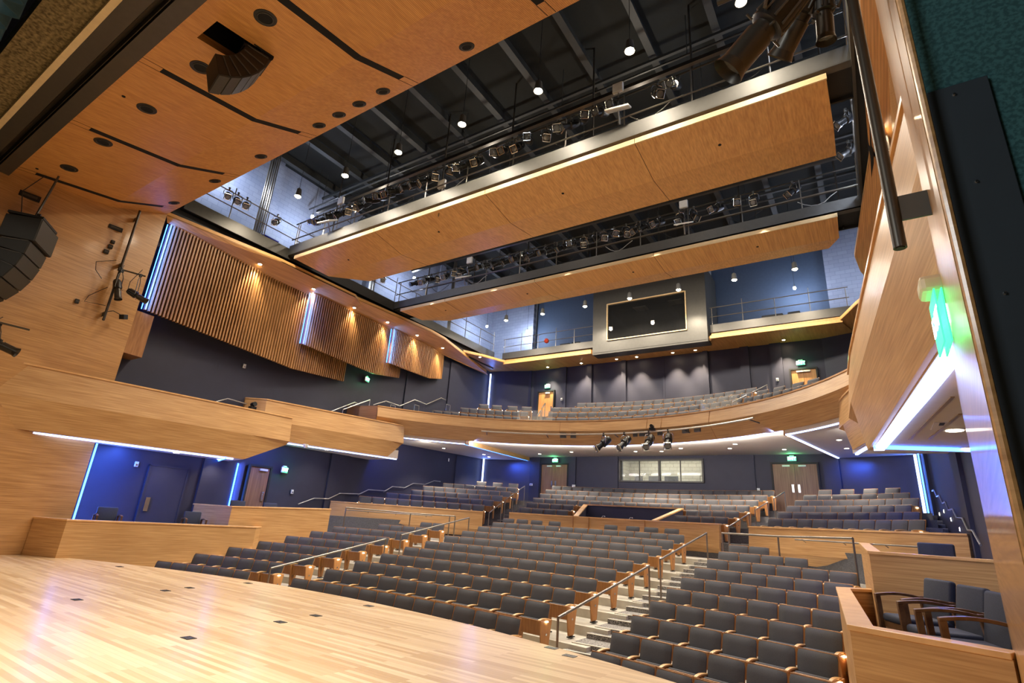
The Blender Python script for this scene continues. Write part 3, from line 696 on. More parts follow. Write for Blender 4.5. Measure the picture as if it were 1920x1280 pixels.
for s in (-1, 1):
    sd = SIDE[s]
    top1 = [(9.52, 3.4), (9.22, 6.5), (8.84, 10.4), (8.75, 11.8)]
    t, bt = box_front(s, 'nearest wooden box front beside the stage, lowest of the %s tier' % sd, top1, 4.73, 3.86, [3.05, 3.05, 3.05, 3.75], .10, .04, 0)
    m = MB()
    bt = bt[:3]; q = [(p[0]+.12, p[1]-(.35 if p[1] > 10 else 0)) for p in bt]
    m.sweep(q, lambda i: [(s*q[i][0], q[i][1], 2.99), (s*(q[i][0]+.13), q[i][1], 2.99), (s*(q[i][0]+.13), q[i][1], 3.03), (s*q[i][0], q[i][1], 3.03)]); m.build('light_strip', M['ledwhite'], t)
    pts = [(p[0]+.1, p[1]) for p in bt]+[(WX, bt[-1][1]+.35), (WX, 5.9), (9.75, 5.9), (9.6, 3.4)]
    struct('ceiling_box_near_'+sd, MB().prism([(s*x, y) for x, y in pts], 3.035, 3.4), M['white'])
    m = MB(); y = 9.75; m.hexa([(s*8.96, y+.02, 2.985), (s*10.5, y+.62, 2.985), (s*10.5, y+.66, 2.985), (s*8.96, y+.06, 2.985), (s*8.96, y+.02, 3.03), (s*10.5, y+.62, 3.03), (s*10.5, y+.66, 3.03), (s*8.96, y+.06, 3.03)]); m.build('rear_light_strip', M['ledblue'], t)
    struct('floor_box_near_'+sd, MB().prism([(s*x, y) for x, y in pts], 3.4, 3.75), M['carpetdark'])
    top2 = [(10.5, 10.85), (9.84, 11.3), (8.50, 16.55), (8.37, 17.15)]
    t, bt2 = box_front(s, 'middle wooden box front of the %s tier, half a level above the nearest' % sd, top2, 5.40, 4.62, [3.95, 3.95, 3.95, 4.55], .10, .04, 0)
    pts = [(p[0]+.15, p[1]) for p in bt2[1:]]+[(WX, bt2[-1][1]+.2), (WX, 10.9)]
    struct('ceiling_box_middle_'+sd, MB().prism([(s*x, y) for x, y in pts], 3.94, 4.3), M['white'])
    struct('floor_box_middle_'+sd, MB().prism([(s*x, y) for x, y in pts], 4.3, 4.5), M['carpetdark'])
    m = MB(); q = [(p[0]+.2, p[1]) for p in bt2[1:]]
    m.sweep(q, lambda i: [(s*q[i][0], q[i][1], 3.90), (s*(q[i][0]+.06), q[i][1], 3.90), (s*(q[i][0]+.06), q[i][1], 3.935), (s*q[i][0], q[i][1], 3.935)]); m.build('light_strip', M['ledwhite'], t)
    # return of the main balcony front at its stage end
    MB().hexa([(s*8.98, 15.98, ZB), (s*10.5, 15.6, ZB), (s*10.5, 15.7, ZB), (s*8.98, 16.06, ZB), (s*8.98, 15.98, ZT), (s*10.5, 15.6, ZT), (s*10.5, 15.7, ZT), (s*8.98, 16.06, ZT)]).build('end_panel', M['veneer'], balc)
    # blue glow under each step
    lamp('AREA', (s*9.1, 12.05, 3.95), 30, (.06, .16, 1.), (.5, .1), (s*9.6, 11.7, 2.))
    lamp('AREA', (s*8.9, 17.35, 4.85), 30, (.06, .16, 1.), (.5, .1), (s*9.6, 17.6, 3.))
    lamp('AREA', (s*9.95, 7.2, 2.95), 45 if s < 0 else 4, (.06, .18, 1.), (.4, 2.0), (s*10.3, 7.4, 1.))

# vertical LED coves
def cove(label, x, y, z0, z1, mat, w=.06, glow=None, grp='vertical blue light strips'):
    t = thing('light_strip', label, 'light strip', (x, y, z0), 0, grp)
    MB().tube([(0, 0, 0), (0, 0, z1-z0)], w/2, 10).build('tube', M[mat], t, smooth=True)
    MB().box((0, 0, -.01), (w*1.3, w*1.3, .03)).build('end_cap', M['black'], t)
    if glow:
        lamp('AREA', (x+glow[0], y+glow[1], (z0+z1)/2), glow[2], (.07, .2, 1.), (.08, z1-z0), (x+glow[3], y+glow[4], (z0+z1)/2))
cove('vertical blue light strip in the upper rear left corner', -10.35, 26.0, 7.0, 10.35, 'ledwhite', .10, (.1, -.1, 16, 2, -1.2))
cove('vertical blue light strip in the lower rear left corner under the balcony', -10.35, 26.0, 2.8, 5.1, 'ledwhite', .10, (.1, -.1, 12, 2, -1.2))
cove('vertical blue light strip in the lower rear right corner under the balcony', 10.35, 26.0, 2.8, 5.1, 'ledwhite', .10, (-.1, -.1, 14, -2, -1.2))
cove('second vertical blue strip beside the lower rear right corner', 10.42, 25.4, 2.8, 5.1, 'ledblue', .05, (-.05, -.1, 10, .1, -3))
cove('vertical blue strip beside the wooden wall at the lower left stage box', -9.78, 6.40, .4, 2.98, 'ledblue', .05, (.05, .1, 40, -.8, 3))
cove('vertical blue strip left of the brown door on the lower left wall', -10.42, 11.1, .9, 3.0, 'ledblue', .05, (.05, .05, 25, .3, 2))

# ------------------------------------------------------------------ slat screens and soffits on the side walls
def slats(s, label, pts, z0s, z1s, pitch, led):
    t = thing('slat_screen', label, 'slat screen')
    # polyline in (d, y); slats along it
    L = [0.]
    for a, b in zip(pts[:-1], pts[1:]): L.append(L[-1]+math.hypot(b[0]-a[0], b[1]-a[1]))
    def at(u):
        for i in range(len(L)-1):
            if u <= L[i+1] or i == len(L)-2:
                f = (u-L[i])/(L[i+1]-L[i]); a, b = pts[i], pts[i+1]
                lp = lambda p, q: p+(q-p)*f
                return lp(a[0], b[0]), lp(a[1], b[1]), lp(z0s[i], z0s[i+1]), lp(z1s[i], z1s[i+1]), atan2(b[0]-a[0], b[1]-a[1])
    m = MB(); u = 0
    while u <= L[-1]:
        d, y, z0, z1, an = at(u)
        m.box((s*d, y, (z0+z1)/2), (.10, .052, z1-z0), (0, 0, -s*an)); u += pitch
    m.build('slats', M['slat'], t)
    m = MB()
    for i in range(len(pts)-1):
        a, b = pts[i], pts[i+1]
        m.hexa([(s*(a[0]+.09), a[1], z0s[i]+.03), (s*(b[0]+.09), b[1], z0s[i+1]+.03), (s*(b[0]+.12), b[1], z0s[i+1]+.03), (s*(a[0]+.12), a[1], z0s[i]+.03), (s*(a[0]+.09), a[1], z1s[i]), (s*(b[0]+.09), b[1], z1s[i+1]), (s*(b[0]+.12), b[1], z1s[i+1]), (s*(a[0]+.12), a[1], z1s[i])])
    m.build('backing', M['slatback'], t)
    if led:
        a = pts[0]; MB().box((s*(a[0]+.07), a[1]-.07, (z0s[0]+z1s[0])/2), (.02, .02, z1s[0]-z0s[0]-.05)).build('light_strip', M['ledblue'], t)
        lamp('AREA', (s*(a[0]-.12), a[1]-.02, (z0s[0]+z1s[0])/2), led, (.03, .15, 1.), (.05, z1s[0]-z0s[0]), (s*(a[0]+.1), a[1]+.5, (z0s[0]+z1s[0])/2))
for s in (-1, 1):
    sd = SIDE[s]
    ex = .30 if s > 0 else 0
    slats(s, 'widest walnut slat screen on the %s wall, nearest the stage' % sd, [(min(10.42, d_+ex), y_) for d_, y_ in ((9.72, 6.52), (9.93, 12.1), (10.35, 15.0))], [7.2, 6.83, 7.08], [10.3, 10.12, 10.12], .113, 40 if s < 0 else 0)
    slats(s, 'middle walnut slat screen on the %s wall' % sd, [(min(10.42, d_+ex), y_) for d_, y_ in ((9.68, 12.2), (9.85, 16.2), (10.25, 18.2))], [7.86, 7.70, 8.06], [10.12, 10.12, 10.12], .113, 32 if s < 0 else 0)
    slats(s, 'smallest walnut slat screen on the %s wall, farthest from the stage' % sd, [(min(10.42, d_+ex), y_) for d_, y_ in ((9.75, 16.95), (9.92, 20.0), (10.28, 21.4))], [8.42, 8.48, 8.84], [10.16, 10.16, 10.16], .113, 24 if s < 0 else 0)
    for inn, out, nm in ((([(9.66, 6.3, 10.5), (9.22, 10.3, 10.55), (9.22, 14.0, 10.55), (10.3, 16.3, 10.2)], [(9.74, 6.4, 10.3), (9.86, 10.3, 10.06), (9.92, 14.0, 10.06), (10.34, 16.5, 10.06)]) if s < 0 else ([(9.68, 6.3, 10.5), (9.74, 10.3, 10.55), (9.80, 13.0, 10.55), (10.35, 14.6, 10.3)], [(9.76, 6.4, 10.3), (10.2, 10.3, 10.1), (10.25, 13.0, 10.1), (10.4, 14.7, 10.1)])) + ('nearest the stage',),
                         (([(9.42, 13.95, 10.58), (9.12, 18.9, 10.58), (9.25, 20.2, 10.58), (10.32, 25.5, 10.3)], [(9.95, 13.95, 10.12), (10.0, 18.9, 10.12), (10.12, 20.5, 10.14), (10.36, 25.7, 10.2)]) if s < 0 else ([(9.82, 13.5, 10.58), (9.30, 19.0, 10.58), (9.42, 20.2, 10.58), (10.32, 23.5, 10.3)], [(10.3, 13.5, 10.12), (10.1, 19.0, 10.12), (10.2, 20.5, 10.14), (10.38, 23.6, 10.2)])) + ('in the middle',),
                         ([(9.75, 22.4, 10.62), (9.2, 23.4, 10.62), (8.55, 24.9, 10.58), (8.95, 26.7, 10.58)], [(10.5, 22.5, 10.55), (10.5, 24, 10.55), (10.5, 25.2, 10.55), (10.5, 26.2, 10.55)], 'in the rear corner')):
        t = thing('wood_soffit', 'faceted wooden soffit above the %s slat screens, piece %s' % (sd, nm), 'soffit')
        m = MB(); m2 = MB()
        for k in range(3):
            a, b, c, d = inn[k], inn[k+1], out[k+1], out[k]
            q = [(s*v[0], v[1], v[2]) for v in (a, b, c, d)]
            m.hexa(q+[(x, y, z+.04) for x, y, z in q])
            dd = Vector((b[0]-a[0], b[1]-a[1])).normalized(); n = Vector((dd.y, -dd.x))*.03
            e = [(s*a[0], a[1], a[2]-.004), (s*b[0], b[1], b[2]-.004), (s*(b[0]+.03), b[1], b[2]-.004), (s*(a[0]+.03), a[1], a[2]-.004)]
            m2.hexa(e+[(x, y, z+.15) for x, y, z in e])
        m.build('panel', M['soffit'], t); m2.build('edge_band', M['cloud'], t)
# rear soffit below the back gallery
t = thing('wood_soffit', 'long wooden soffit above the upper rear wall behind the balcony', 'soffit')
MB().prism([(-8.6, 24.9), (-3, 24.95), (-2.9, 25.25), (3.2, 25.25), (3.3, 24.95), (8.6, 24.9), (9.0, 26.6), (7.7, 27.0), (-7.7, 27.0), (-9.0, 26.6)], [10.50]*2+[10.52]*2+[10.50]*2+[10.56]*4, 10.75).build('panel', M['soffit'], t)
for x, w_ in ((-5.8, 5.7), (5.95, 5.4)): MB().box((x, 24.89, 10.56), (w_, .04, .14)).build('edge_band', M['cloud'], t)

# downlights in soffits
def downlight(label, loc, power, tgt, grp, r=.06, mat='warm', spot=1.5, col=(1, .80, .52)):
    t = thing('downlight', label, 'downlight', loc, 0, grp)
    MB().tube([(0, 0, -.006), (0, 0, .01)], [r*1.35, r*1.4], 18).build('trim_ring', M['whiteplastic'], t, smooth=True)
    MB().tube([(0, 0, -.012), (0, 0, -.005)], [r, r], 16).build('lens', M[mat], t, smooth=True)
    if power: lamp('SPOT', (loc[0], loc[1], loc[2]-.03), power, col, .05, (loc[0]+tgt[0], loc[1]+tgt[1], loc[2]-3), spot, .8)
for i, y in enumerate((9.7, 12.15, 14.35, 16.4, 18.45, 20.6, 23.4)):
    for s in (-1, 1):
        if s > 0 and i != 1: continue
        x = (9.58, 9.60, 9.62, 9.62, 9.60, 9.72, 9.3)[i]+(.38 if s > 0 else 0); z = (10.26, 10.26, 10.26, 10.29, 10.31, 10.32, 10.58)[i]
        downlight('bright soffit downlight above the %s slat screens, %s from the stage' % (SIDE[s], od(i+1)), (s*x, y, z), 260 if i < 6 else 60, (s*.45, 0), 'slat wall downlights', .06, 'warm', 1.25)
for i, x in enumerate((-6.45, -4.25, -2.1, -.95, 1.0, 2.15, 6.2)):
    downlight('bright downlight in the rear soffit over the balcony, %s from the left' % od(i+1), (x, 26.35, 10.50), 480, (0, .5), 'rear soffit downlights', .06, 'warm', 1.2)
UD = [(-8.9, 20.6, 4.93), (-8.6, 23.6, 5.03), (-9.2, 24.9, 5.08), (-5.75, 24.7, 5.18), (-3.45, 23.9, 5.13), (-.25, 24.2, 5.15), (.95, 24.3, 5.15), (2.15, 23.2, 5.10), (4.06, 23.6, 5.12), (4.56, 22.2, 5.07), (6.0, 24.4, 5.16), (8.1, 20.9, 4.93), (8.2, 23.5, 5.03)]
for i, p in enumerate(UD):
    downlight('small white ceiling downlight under the balcony, %s from the left' % od(i+1), (p[0], p[1], p[2]-.01), 260, (0, .1), 'downlights under the balcony', .07, 'warmsoft', 2.0, (1, .86, .66))
for s, nm in ((-1, 'left'), (1, 'right')):
    downlight('square bright downlight under the nearest %s box' % nm, (s*9.83, 8.62, 3.03), 30, (s*.1, .3), 'downlights under the boxes', .09, 'warmsoft', 2.2, (1, .86, .66))
    downlight('small downlight at the rear of the ceiling under the nearest %s box' % nm, (s*10.1, 10.2, 3.03), 30, (s*.2, .3), 'downlights under the boxes', .07, 'warmsoft', 2.2, (1, .86, .66))
    downlight('downlight under the middle %s box' % nm, (s*9.6, 14.2, 3.93), 34, (s*.3, .2), 'downlights under the boxes', .07, 'warmsoft', 2.2, (1, .86, .66))
# dark linear air slots and grille in the ceiling under the right box
for i, (x0, y0, x1, y1) in enumerate(((9.66, 6.7, 9.39, 9.3), (9.80, 7.6, 9.61, 9.25))):
    o = MB().box(((x0+x1)/2, (y0+y1)/2, 3.03), (.035, y1-y0, .012), (0, 0, atan2(x0-x1, y1-y0))).build('air_slot', M['brass']); tag(o, ('longer' if i == 0 else 'shorter')+' thin brass air slot in the white ceiling under the right box', 'air slot', 'air slots under the right box')
m = MB().box((9.66, 8.3, 3.03), (.14, .5, .008)); m.m = 1; m.box((9.67, 8.15, 3.024), (.05, .16, .006)); tag(m.build('ceiling_speaker_plate', [M['white'], M['black']]), 'small white ceiling plate between the two slots under the right box', 'ceiling plate')

# ------------------------------------------------------------------ catwalks, galleries and clouds
def cloud(label, prof, xl, xr, lipz, splits):
    t = thing('wood_cloud', label, 'ceiling cloud')
    m = MB()
    (y0, z0), (y1, z1), (y2, z2) = prof
    th = .12
    for (ya, za, yb, zb, i) in ((y0, z0, y1, z1, 0), (y1, z1, y2, z2, 1)):
        m.hexa([(xl[i], ya, za), (xr[i], ya, za), (xr[i+1], yb, zb), (xl[i+1], yb, zb), (xl[i], ya, za+th), (xr[i], ya, za+th), (xr[i+1], yb, zb+th), (xl[i+1], yb, zb+th)])
    m.build('panel', M['cloud'], t)
    MB().box(((xl[0]+xr[0])/2, y0-.02, z0+lipz/2-.005), (xr[0]-xl[0]+.02, .04, lipz)).build('edge_band', M['lip'], t)
    m = MB()
    for x in splits:
        for (ya, za, yb, zb) in ((y0, z0, y1, z1), (y1, z1, y2, z2)):
            m.hexa([(x-.006, ya, za-.003), (x+.006, ya, za-.003), (x+.006, yb, zb-.003), (x-.006, yb, zb-.003), (x-.006, ya, za+.02), (x+.006, ya, za+.02), (x+.006, yb, zb+.02), (x-.006, yb, zb+.02)])
        m.box((x, y0-.042, z0+lipz/2), (.012, .006, lipz))
    m.build('seams', M['hole'], t)
    for f in (.12, .37, .63, .87):
        x = xl[0]+(xr[0]-xl[0])*f; yy = y0+(y1-y0)*.62; zz = z0+(z1-z0)*.62
        MB().tube([(x, yy, zz-.006), (x, yy, zz+.01)], .04, 12).build('sprinkler_hole', M['hole'], t)
    return t
cloud('large front wooden cloud panel slung below the front catwalk', ((10.76, 10.88), (12.15, 10.66), (13.55, 10.87)), (-9.12, -8.75, -7.9), (9.13, 9.15, 9.14), .14, (-4.6, 0.2, 4.9))
cloud('smaller rear wooden cloud panel slung below the second catwalk', ((16.53, 10.80), (17.75, 10.74), (18.75, 10.94)), (-8.96, -8.7, -7.85), (8.98, 8.95, 8.62), .13, (-6.2, -1.5, 3.4))
def catwalk(label, y, zb, zt, x0, x1, rails, post_step, depth=1.1, glass=False):
    t = thing('catwalk', label, 'catwalk')
    m = MB(); m.box(((x0+x1)/2, y+.03, (zb+zt)/2), (x1-x0, .06, zt-zb)); m.box(((x0+x1)/2, y+.10, zb+.02), (x1-x0, .2, .04)); m.build('fascia', M['steelgrey'], t)
    MB().box(((x0+x1)/2, y+depth/2+.05, zb+.12), (x1-x0, depth, .06)).box(((x0+x1)/2, y+depth+.08, zb+.2), (x1-x0, .06, .4)).build('deck', M['black'], t)
    for i, (z, yy, r) in enumerate(rails):
        MB().tube([(x0, y+yy, z), (x1, y+yy, z)], r, 8).build('rail' if i else 'lighting_pipe', M['rail'] if i else M['railpipe'], t, smooth=True)
    m = MB(); x = x0+.2
    while x < x1:
        MB().tube([(x, y+.08, zt), (x, y+.08, rails[0][0])], .02, 6).build('post', M['rail'], t); x += post_step
    # rear rail and hangers to the roof
    m = MB(); m.tube([(x0, y+depth, zt+.5), (x1, y+depth, zt+.5)], .02, 6); m.tube([(x0, y+depth, zt+1.0), (x1, y+depth, zt+1.0)], .02, 6); m.build('rear_rail', M['railpipe'], t)
    x = x0+1
    while x < x1:
        MB().tube([(x, y+depth, zb), (x, y+depth, 16)], .03, 6).build('hanger', M['railpipe'], t); x += 2.95
    # cable trunking
    MB().box(((x0+x1)/2, y+depth*.8, zt+2.1), (x1-x0, .12, .12)).build('cable_tray', M['railpipe'], t)
    return t
catwalk('front lighting catwalk with grey fascia across the hall', 10.72, 11.13, 11.55, -9.6, 9.62, ((12.60, .10, .026), (11.85, .05, .024)), 1.75)
catwalk('second lighting catwalk with grey fascia behind the front one', 16.62, 11.02, 11.42, -9.6, 9.62, ((12.50, .10, .026), (11.82, .05, .024)), 1.75)
# back gallery
def gallery(label, path, zb, zt, rails, step, nrm, depth=1.4, mat='steel'):
    t = thing('gallery', label, 'gallery walkway')
    a, b = Vector(path[0]), Vector(path[1]); L = (b-a).length; d = (b-a)/L; n = Vector(nrm)
    P = lambda u, off, z: (*(a+d*u+n*off), z)
    m = MB(); m.hexa([P(0, 0, zb), P(L, 0, zb), P(L, .06, zb), P(0, .06, zb), P(0, 0, zt), P(L, 0, zt), P(L, .06, zt), P(0, .06, zt)]); m.build('fascia', M[mat], t)
    m = MB(); m.hexa([P(0, .05, zb+.05), P(L, .05, zb+.05), P(L, depth, zb+.05), P(0, depth, zb+.05), P(0, .05, zb+.15), P(L, .05, zb+.15), P(L, depth, zb+.15), P(0, depth, zb+.15)]); m.build('deck', M['black'], t)
    for z in rails: MB().tube([P(0, .05, z), P(L, .05, z)], .022, 8).build('rail', M['rail'], t, smooth=True)
    k = max(1, int(L/step))
    for i in range(k+1): MB().tube([P(.1+(L-.2)*i/k, .05, zt), P(.1+(L-.2)*i/k, .05, rails[-1]+(.25 if i % 2 else 0))], .02, 6).build('post', M['rail'], t)
    return t
for s in (-1, 1): gallery('%s side gallery with dark fascia and rails' % SIDE[s], ((s*9.6, 6.7), (s*9.6, 25.2)), 11.0, 11.45, (11.95, 12.5), 1.35, (s, 0), 1.7)
gallery('back gallery left of the projection booth', ((-9.0, 25.2), (-2.9, 25.2)), 10.93, 11.32, (11.72, 12.2), 1.2, (0, 1), 1.7)
gallery('back gallery right of the projection booth', ((3.2, 25.2), (9.0, 25.2)), 10.90, 11.30, (11.72, 12.2), 1.2, (0, 1), 1.7)
# black infill between soffit and gallery fascia
for s in (-1, 1): struct('trim_gallery_'+SIDE[s], MB().box((s*9.85, 16., 10.75), (.06, 19, .5)), M['black'])
# gallery clutter: vertical conduits, chairs, bins
for i, (x, y, z) in enumerate(((-9.7, 9.3, 11.2), (-9.72, 15.2, 11.2), (9.72, 12.5, 11.2), (9.72, 15.4, 11.2), (-9.75, 21., 11.2), (9.7, 9.2, 11.2), (9.75, 20.4, 11.2))):
    m = MB()
    for k in range(5): m.tube([(x+(.16+.05*k)*(1 if x > 0 else -1), y+.11*k, z), (x+(.16+.05*k)*(1 if x > 0 else -1), y+.11*k, 15.9)], .03+.012*(k % 2), 6)
    tag(m.build('conduit_riser', M['railwhite' if i % 2 else 'rail']), 'bundle of vertical conduits on the %s gallery, %s' % ('left' if x < 0 else 'right', ('near the front catwalk', 'near the second catwalk', 'between the catwalks', 'just before the second catwalk', 'near the back gallery', 'before the front catwalk', 'behind the second catwalk')[i]), 'conduit', 'gallery conduits')
t = thing('storage_bin', 'blue plastic bin on the left gallery by the front catwalk', 'bin', (-10.0, 10.0, 11.15)); MB().prism([(-.2, -.3), (.2, -.3), (.2, .3), (-.2, .3)], 0, .42).build('tub', M['blueplastic'], t, bevel=.02); MB().box((0, 0, .44), (.46, .66, .04)).build('lid', M['blueplastic'], t)
t = thing('gallery_speaker', 'red and white ball hanging on the left back gallery rail', 'ball', (-6.0, 25.3, 11.75)); MB().tube([(0, 0, -.14), (0, 0, -.1), (0, 0, 0), (0, 0, .1), (0, 0, .14)], [.04, .11, .15, .11, .04], 14).build('ball', M['redorange'], t, smooth=True); t.name = 'buoy'
for i, (x, w) in enumerate(((-5.0, .6), (-4.3, .5), (5.9, .9), (6.8, .5))):
    t = thing('equipment_case', 'black equipment box on the back gallery, %s from the left' % od(i+1), 'equipment box', (x, 25.9, 11.08), 0, 'back gallery equipment'); MB().box((0, 0, .25), (w, .5, .5)).build('case', M['black'], t, bevel=.02); MB().box((0, -.26, .3), (.2, .02, .04)).build('handle', M['steelgrey'], t)

# ---------------------------------------------------------------- stage lanterns
def lantern_template():
    t = thing('stage_lantern', 'black stage lantern', 'stage light', (0, 0, -30), 0)
    MB().box((0, 0, -.03), (.05, .07, .09)).tube([(0, 0, .0), (0, 0, .04)], .04, 8).build('clamp', M['steel'], t, bevel=.005)
    m = MB(); pts = [(-.15, 0, -.30), (-.155, 0, -.16), (-.12, 0, -.08), (0, 0, -.06), (.12, 0, -.08), (.155, 0, -.16), (.15, 0, -.30)]
    m.tube(pts, .012, 6); m.build('yoke', M['chrome'], t, smooth=True)
    d = Vector((0, -.80, -.60)); c = Vector((0, 0, -.29))
    m = MB(); m.tube([c-d*.30, c-d*.27, c-d*.10, c+d*.04, c+d*.06], [.05, .10, .125, .125, .10], 14); m.build('body', M['spotbody'], t, smooth=True)
    m = MB(); m.tube([c+d*.06, c+d*.22, c+d*.23, c+d*.32], [.085, .085, .105, .105], 14); b = m.build('barrel', M['spotbody'], t, smooth=True)
    m = MB(); m.tube([c+d*.322, c+d*.328], [.085, .07], 14); m.build('lens', M['lens'], b, smooth=True)
    u = Vector((0, .6, -.8)); e = c+d*.34
    m = MB()
    for a in range(4):
        q1 = PI/4+a*PI/2; q2 = q1+PI/2
        p1 = e+Vector((1, 0, 0))*.15*cos(q1)+u*.15*sin(q1); p2 = e+Vector((1, 0, 0))*.15*cos(q2)+u*.15*sin(q2); m.tube([p1, p2], .012, 4)
    m.build('gel_frame', M['chrome'], t)
    return t
LT = lantern_template()
def hang_row(y, z, xs, name, grp):
    n = 0
    for x in xs:
        n += 1
        r = copy_tree(LT, (x, y, z), random.uniform(-.9, .9), 'black stage lantern hanging on the %s catwalk pipe, %s from the left' % (name, od(n)), group=grp)
        r.rotation_euler = (random.uniform(-.25, .2), 0, random.uniform(-1., 1.))
xs = []
for g in (-8.3, -6.75, -5.0, -3.25, -1.5, .4, 2.2): xs += [g+.40*i for i in range(4)]
xs += [3.95, 4.35, 5.5, 5.95, 7.3]
hang_row(10.82, 12.60, xs, 'front', 'stage lanterns on the front catwalk')
xs = []
for g in (-8.3, -6.5, -4.75, -3.0, -1.2, .55, 2.3): xs += [g+.42*i for i in range(4)]
xs += [4.3, 4.8, 5.6, 6.2, 6.75, 7.9]
hang_row(16.72, 12.50, xs, 'second', 'stage lanterns on the second catwalk')
for i, (x, y, z, rz) in enumerate(((-9.5, 7.9, 12.5, 1.2), (-9.5, 8.25, 12.5, 1.3), (-9.5, 8.6, 12.5, 1.2), (-9.5, 9.9, 12.5, .8), (-9.5, 15.6, 12.5, .9), (-9.5, 14.3, 12.5, .9))):
    copy_tree(LT, (x, y, z), rz, 'black stage lantern on the left gallery rail, %s from the stage' % od(i+1), group='stage lanterns on the left gallery')
for i, (x, y) in enumerate(((9.5, 14.0), (9.5, 15.4), (9.5, 9.0))):
    copy_tree(LT, (x, y, 12.5), -1.2, 'black stage lantern on the right gallery rail, %s' % ('between the catwalks', 'just before the second catwalk', 'before the front catwalk')[i], group='stage lanterns on the right gallery')
# white flat panels and junction boxes on catwalks
for i, (x, y, z) in enumerate(((-7.1, 10.6, 11.75), (4.55, 10.55, 11.78), (-5.2, 16.5, 11.65), (4.5, 16.5, 11.65))):
    t = thing('reflector_panel', 'tilted white square panel on the %s catwalk, %s one' % (('front', 'front', 'second', 'second')[i], ('left', 'right', 'left', 'right')[i]), 'white panel', (x, y, z), .15, 'white catwalk panels')
    MB().box((0, -.1, .12), (.62, .45, .05), (.55, 0, 0)).build('panel', M['whiteplastic'], t, bevel=.015); MB().tube([(0, .12, -.2), (0, -.05, .1)], .025, 6).build('arm', M['rail'], t)
for i, (x, y, z) in enumerate(((-7.0, 10.85, 12.95), (4.4, 10.85, 13.0), (-5.2, 16.75, 12.75), (4.45, 16.75, 12.75), (-1.75, 10.85, 11.95))):
    t = thing('junction_box', 'white square junction box on the %s catwalk, %s one' % ('front' if y < 12 else 'second', ('left', 'right', 'left', 'right', 'middle')[i]), 'junction box', (x, y, z), 0, 'catwalk junction boxes')
    MB().box((0, 0, 0), (.30, .10, .30)).build('box', M['whiteplastic'], t, bevel=.02); MB().tube([(0, .03, -.15), (0, .03, -1.2)], .02, 6).build('conduit', M['rail'], t)
# drooping cables along the catwalks
for i in range(16):
    y, z0 = ((10.85, 12.3), (16.75, 12.2))[i % 2]; x = -8.6+1.1*i+.2*random.random()
    pts = [(x+k*.18, y+.05*sin(k), z0-.45-.28*sin(PI*k/6)+.05*random.random()) for k in range(7)]
    tag(MB().tube(pts, .012, 5).build('power_cable', M['cablewhite' if i % 3 == 0 else 'cable']), 'drooping cable behind the %s catwalk rail, %s from the left' % (('front', 'second')[i % 2], od(i//2+1)), 'cable', 'catwalk cables')

# pendants
def pendant(label, x, y, z, power, grp):
    t = thing('pendant_light', label, 'pendant light', (x, y, z), 0, grp)
    MB().tube([(0, 0, .30), (0, 0, .0)], [.09, .12], 18, cap=False).tube([(0, 0, .30), (0, 0, .36)], [.09, .03], 18).build('shade', M['steelgrey'], t, smooth=True)
    MB().tube([(0, 0, -.05), (0, 0, -.03), (0, 0, .04), (0, 0, .10)], [.03, .075, .10, .07], 16).build('bulb', M['warm'], t, smooth=True)
    MB().tube([(0, 0, .36), (0, 0, 15.9-z)], .008, 5).build('cord', M['cable'], t)
    lamp('SPOT', (x, y, z-.10), power, (1, .87, .68), .10, (x, y, 0), 2.5, .4)
for i, x in enumerate((-7.63, -5.0, -2.46, .13, 2.72, 5.28, 7.8)): pendant('glowing pendant lamp before the front catwalk, %s from the left' % od(i+1), x, 9.45, 12.5, 240, 'front pendant lamps')
for i, x in enumerate((-7.5, -5.1, -2.54, -.1, 2.32, 4.81, 7.23)): pendant('glowing pendant lamp before the back gallery, %s from the left' % od(i+1), x, 23.2, 12.5, 300, 'rear pendant lamps')
# cool gallery lamps
GL = [(-9.9, 11.6, 13.5, 'left gallery behind the front catwalk'), (-9.9, 24.6, 13.0, 'left gallery in the rear corner'), (-8.0, 26.3, 13.0, 'back gallery at the far left'), (6.9, 26.3, 13.0, 'back gallery at the right'), (9.9, 24.4, 13.2, 'right gallery in the rear corner'), (9.95, 12.8, 12.6, 'right gallery between the catwalks'), (9.95, 15.0, 11.9, 'right gallery before the second catwalk'), (10.0, 20.5, 12.8, 'right gallery behind the second catwalk'), (-9.9, 18.0, 13.4, 'left gallery behind the second catwalk'), (-10.2, 8.2, 14.2, 'left gallery before the front catwalk'), (10.2, 9.4, 14.2, 'right gallery before the front catwalk')]
for x, y, z, nm in GL:
    t = thing('work_light', 'small cold white work light on the '+nm, 'work light', (x, y, z), 0, 'cold gallery work lights')
    MB().tube([(0, 0, -.06), (0, 0, 0), (0, 0, .05)], [.05, .07, .05], 14).build('bulb', M['cool'], t, smooth=True); MB().tube([(0, 0, .05), (0, 0, .16)], .03, 8).build('socket', M['steelgrey'], t)
    MB().tube([(0, 0, .16), (0, 0, 15.9-z)], .007, 5).build('cord', M['cable'], t)
    lamp('POINT', (x, y, z-.12), 95, (.70, .80, 1.), .08)

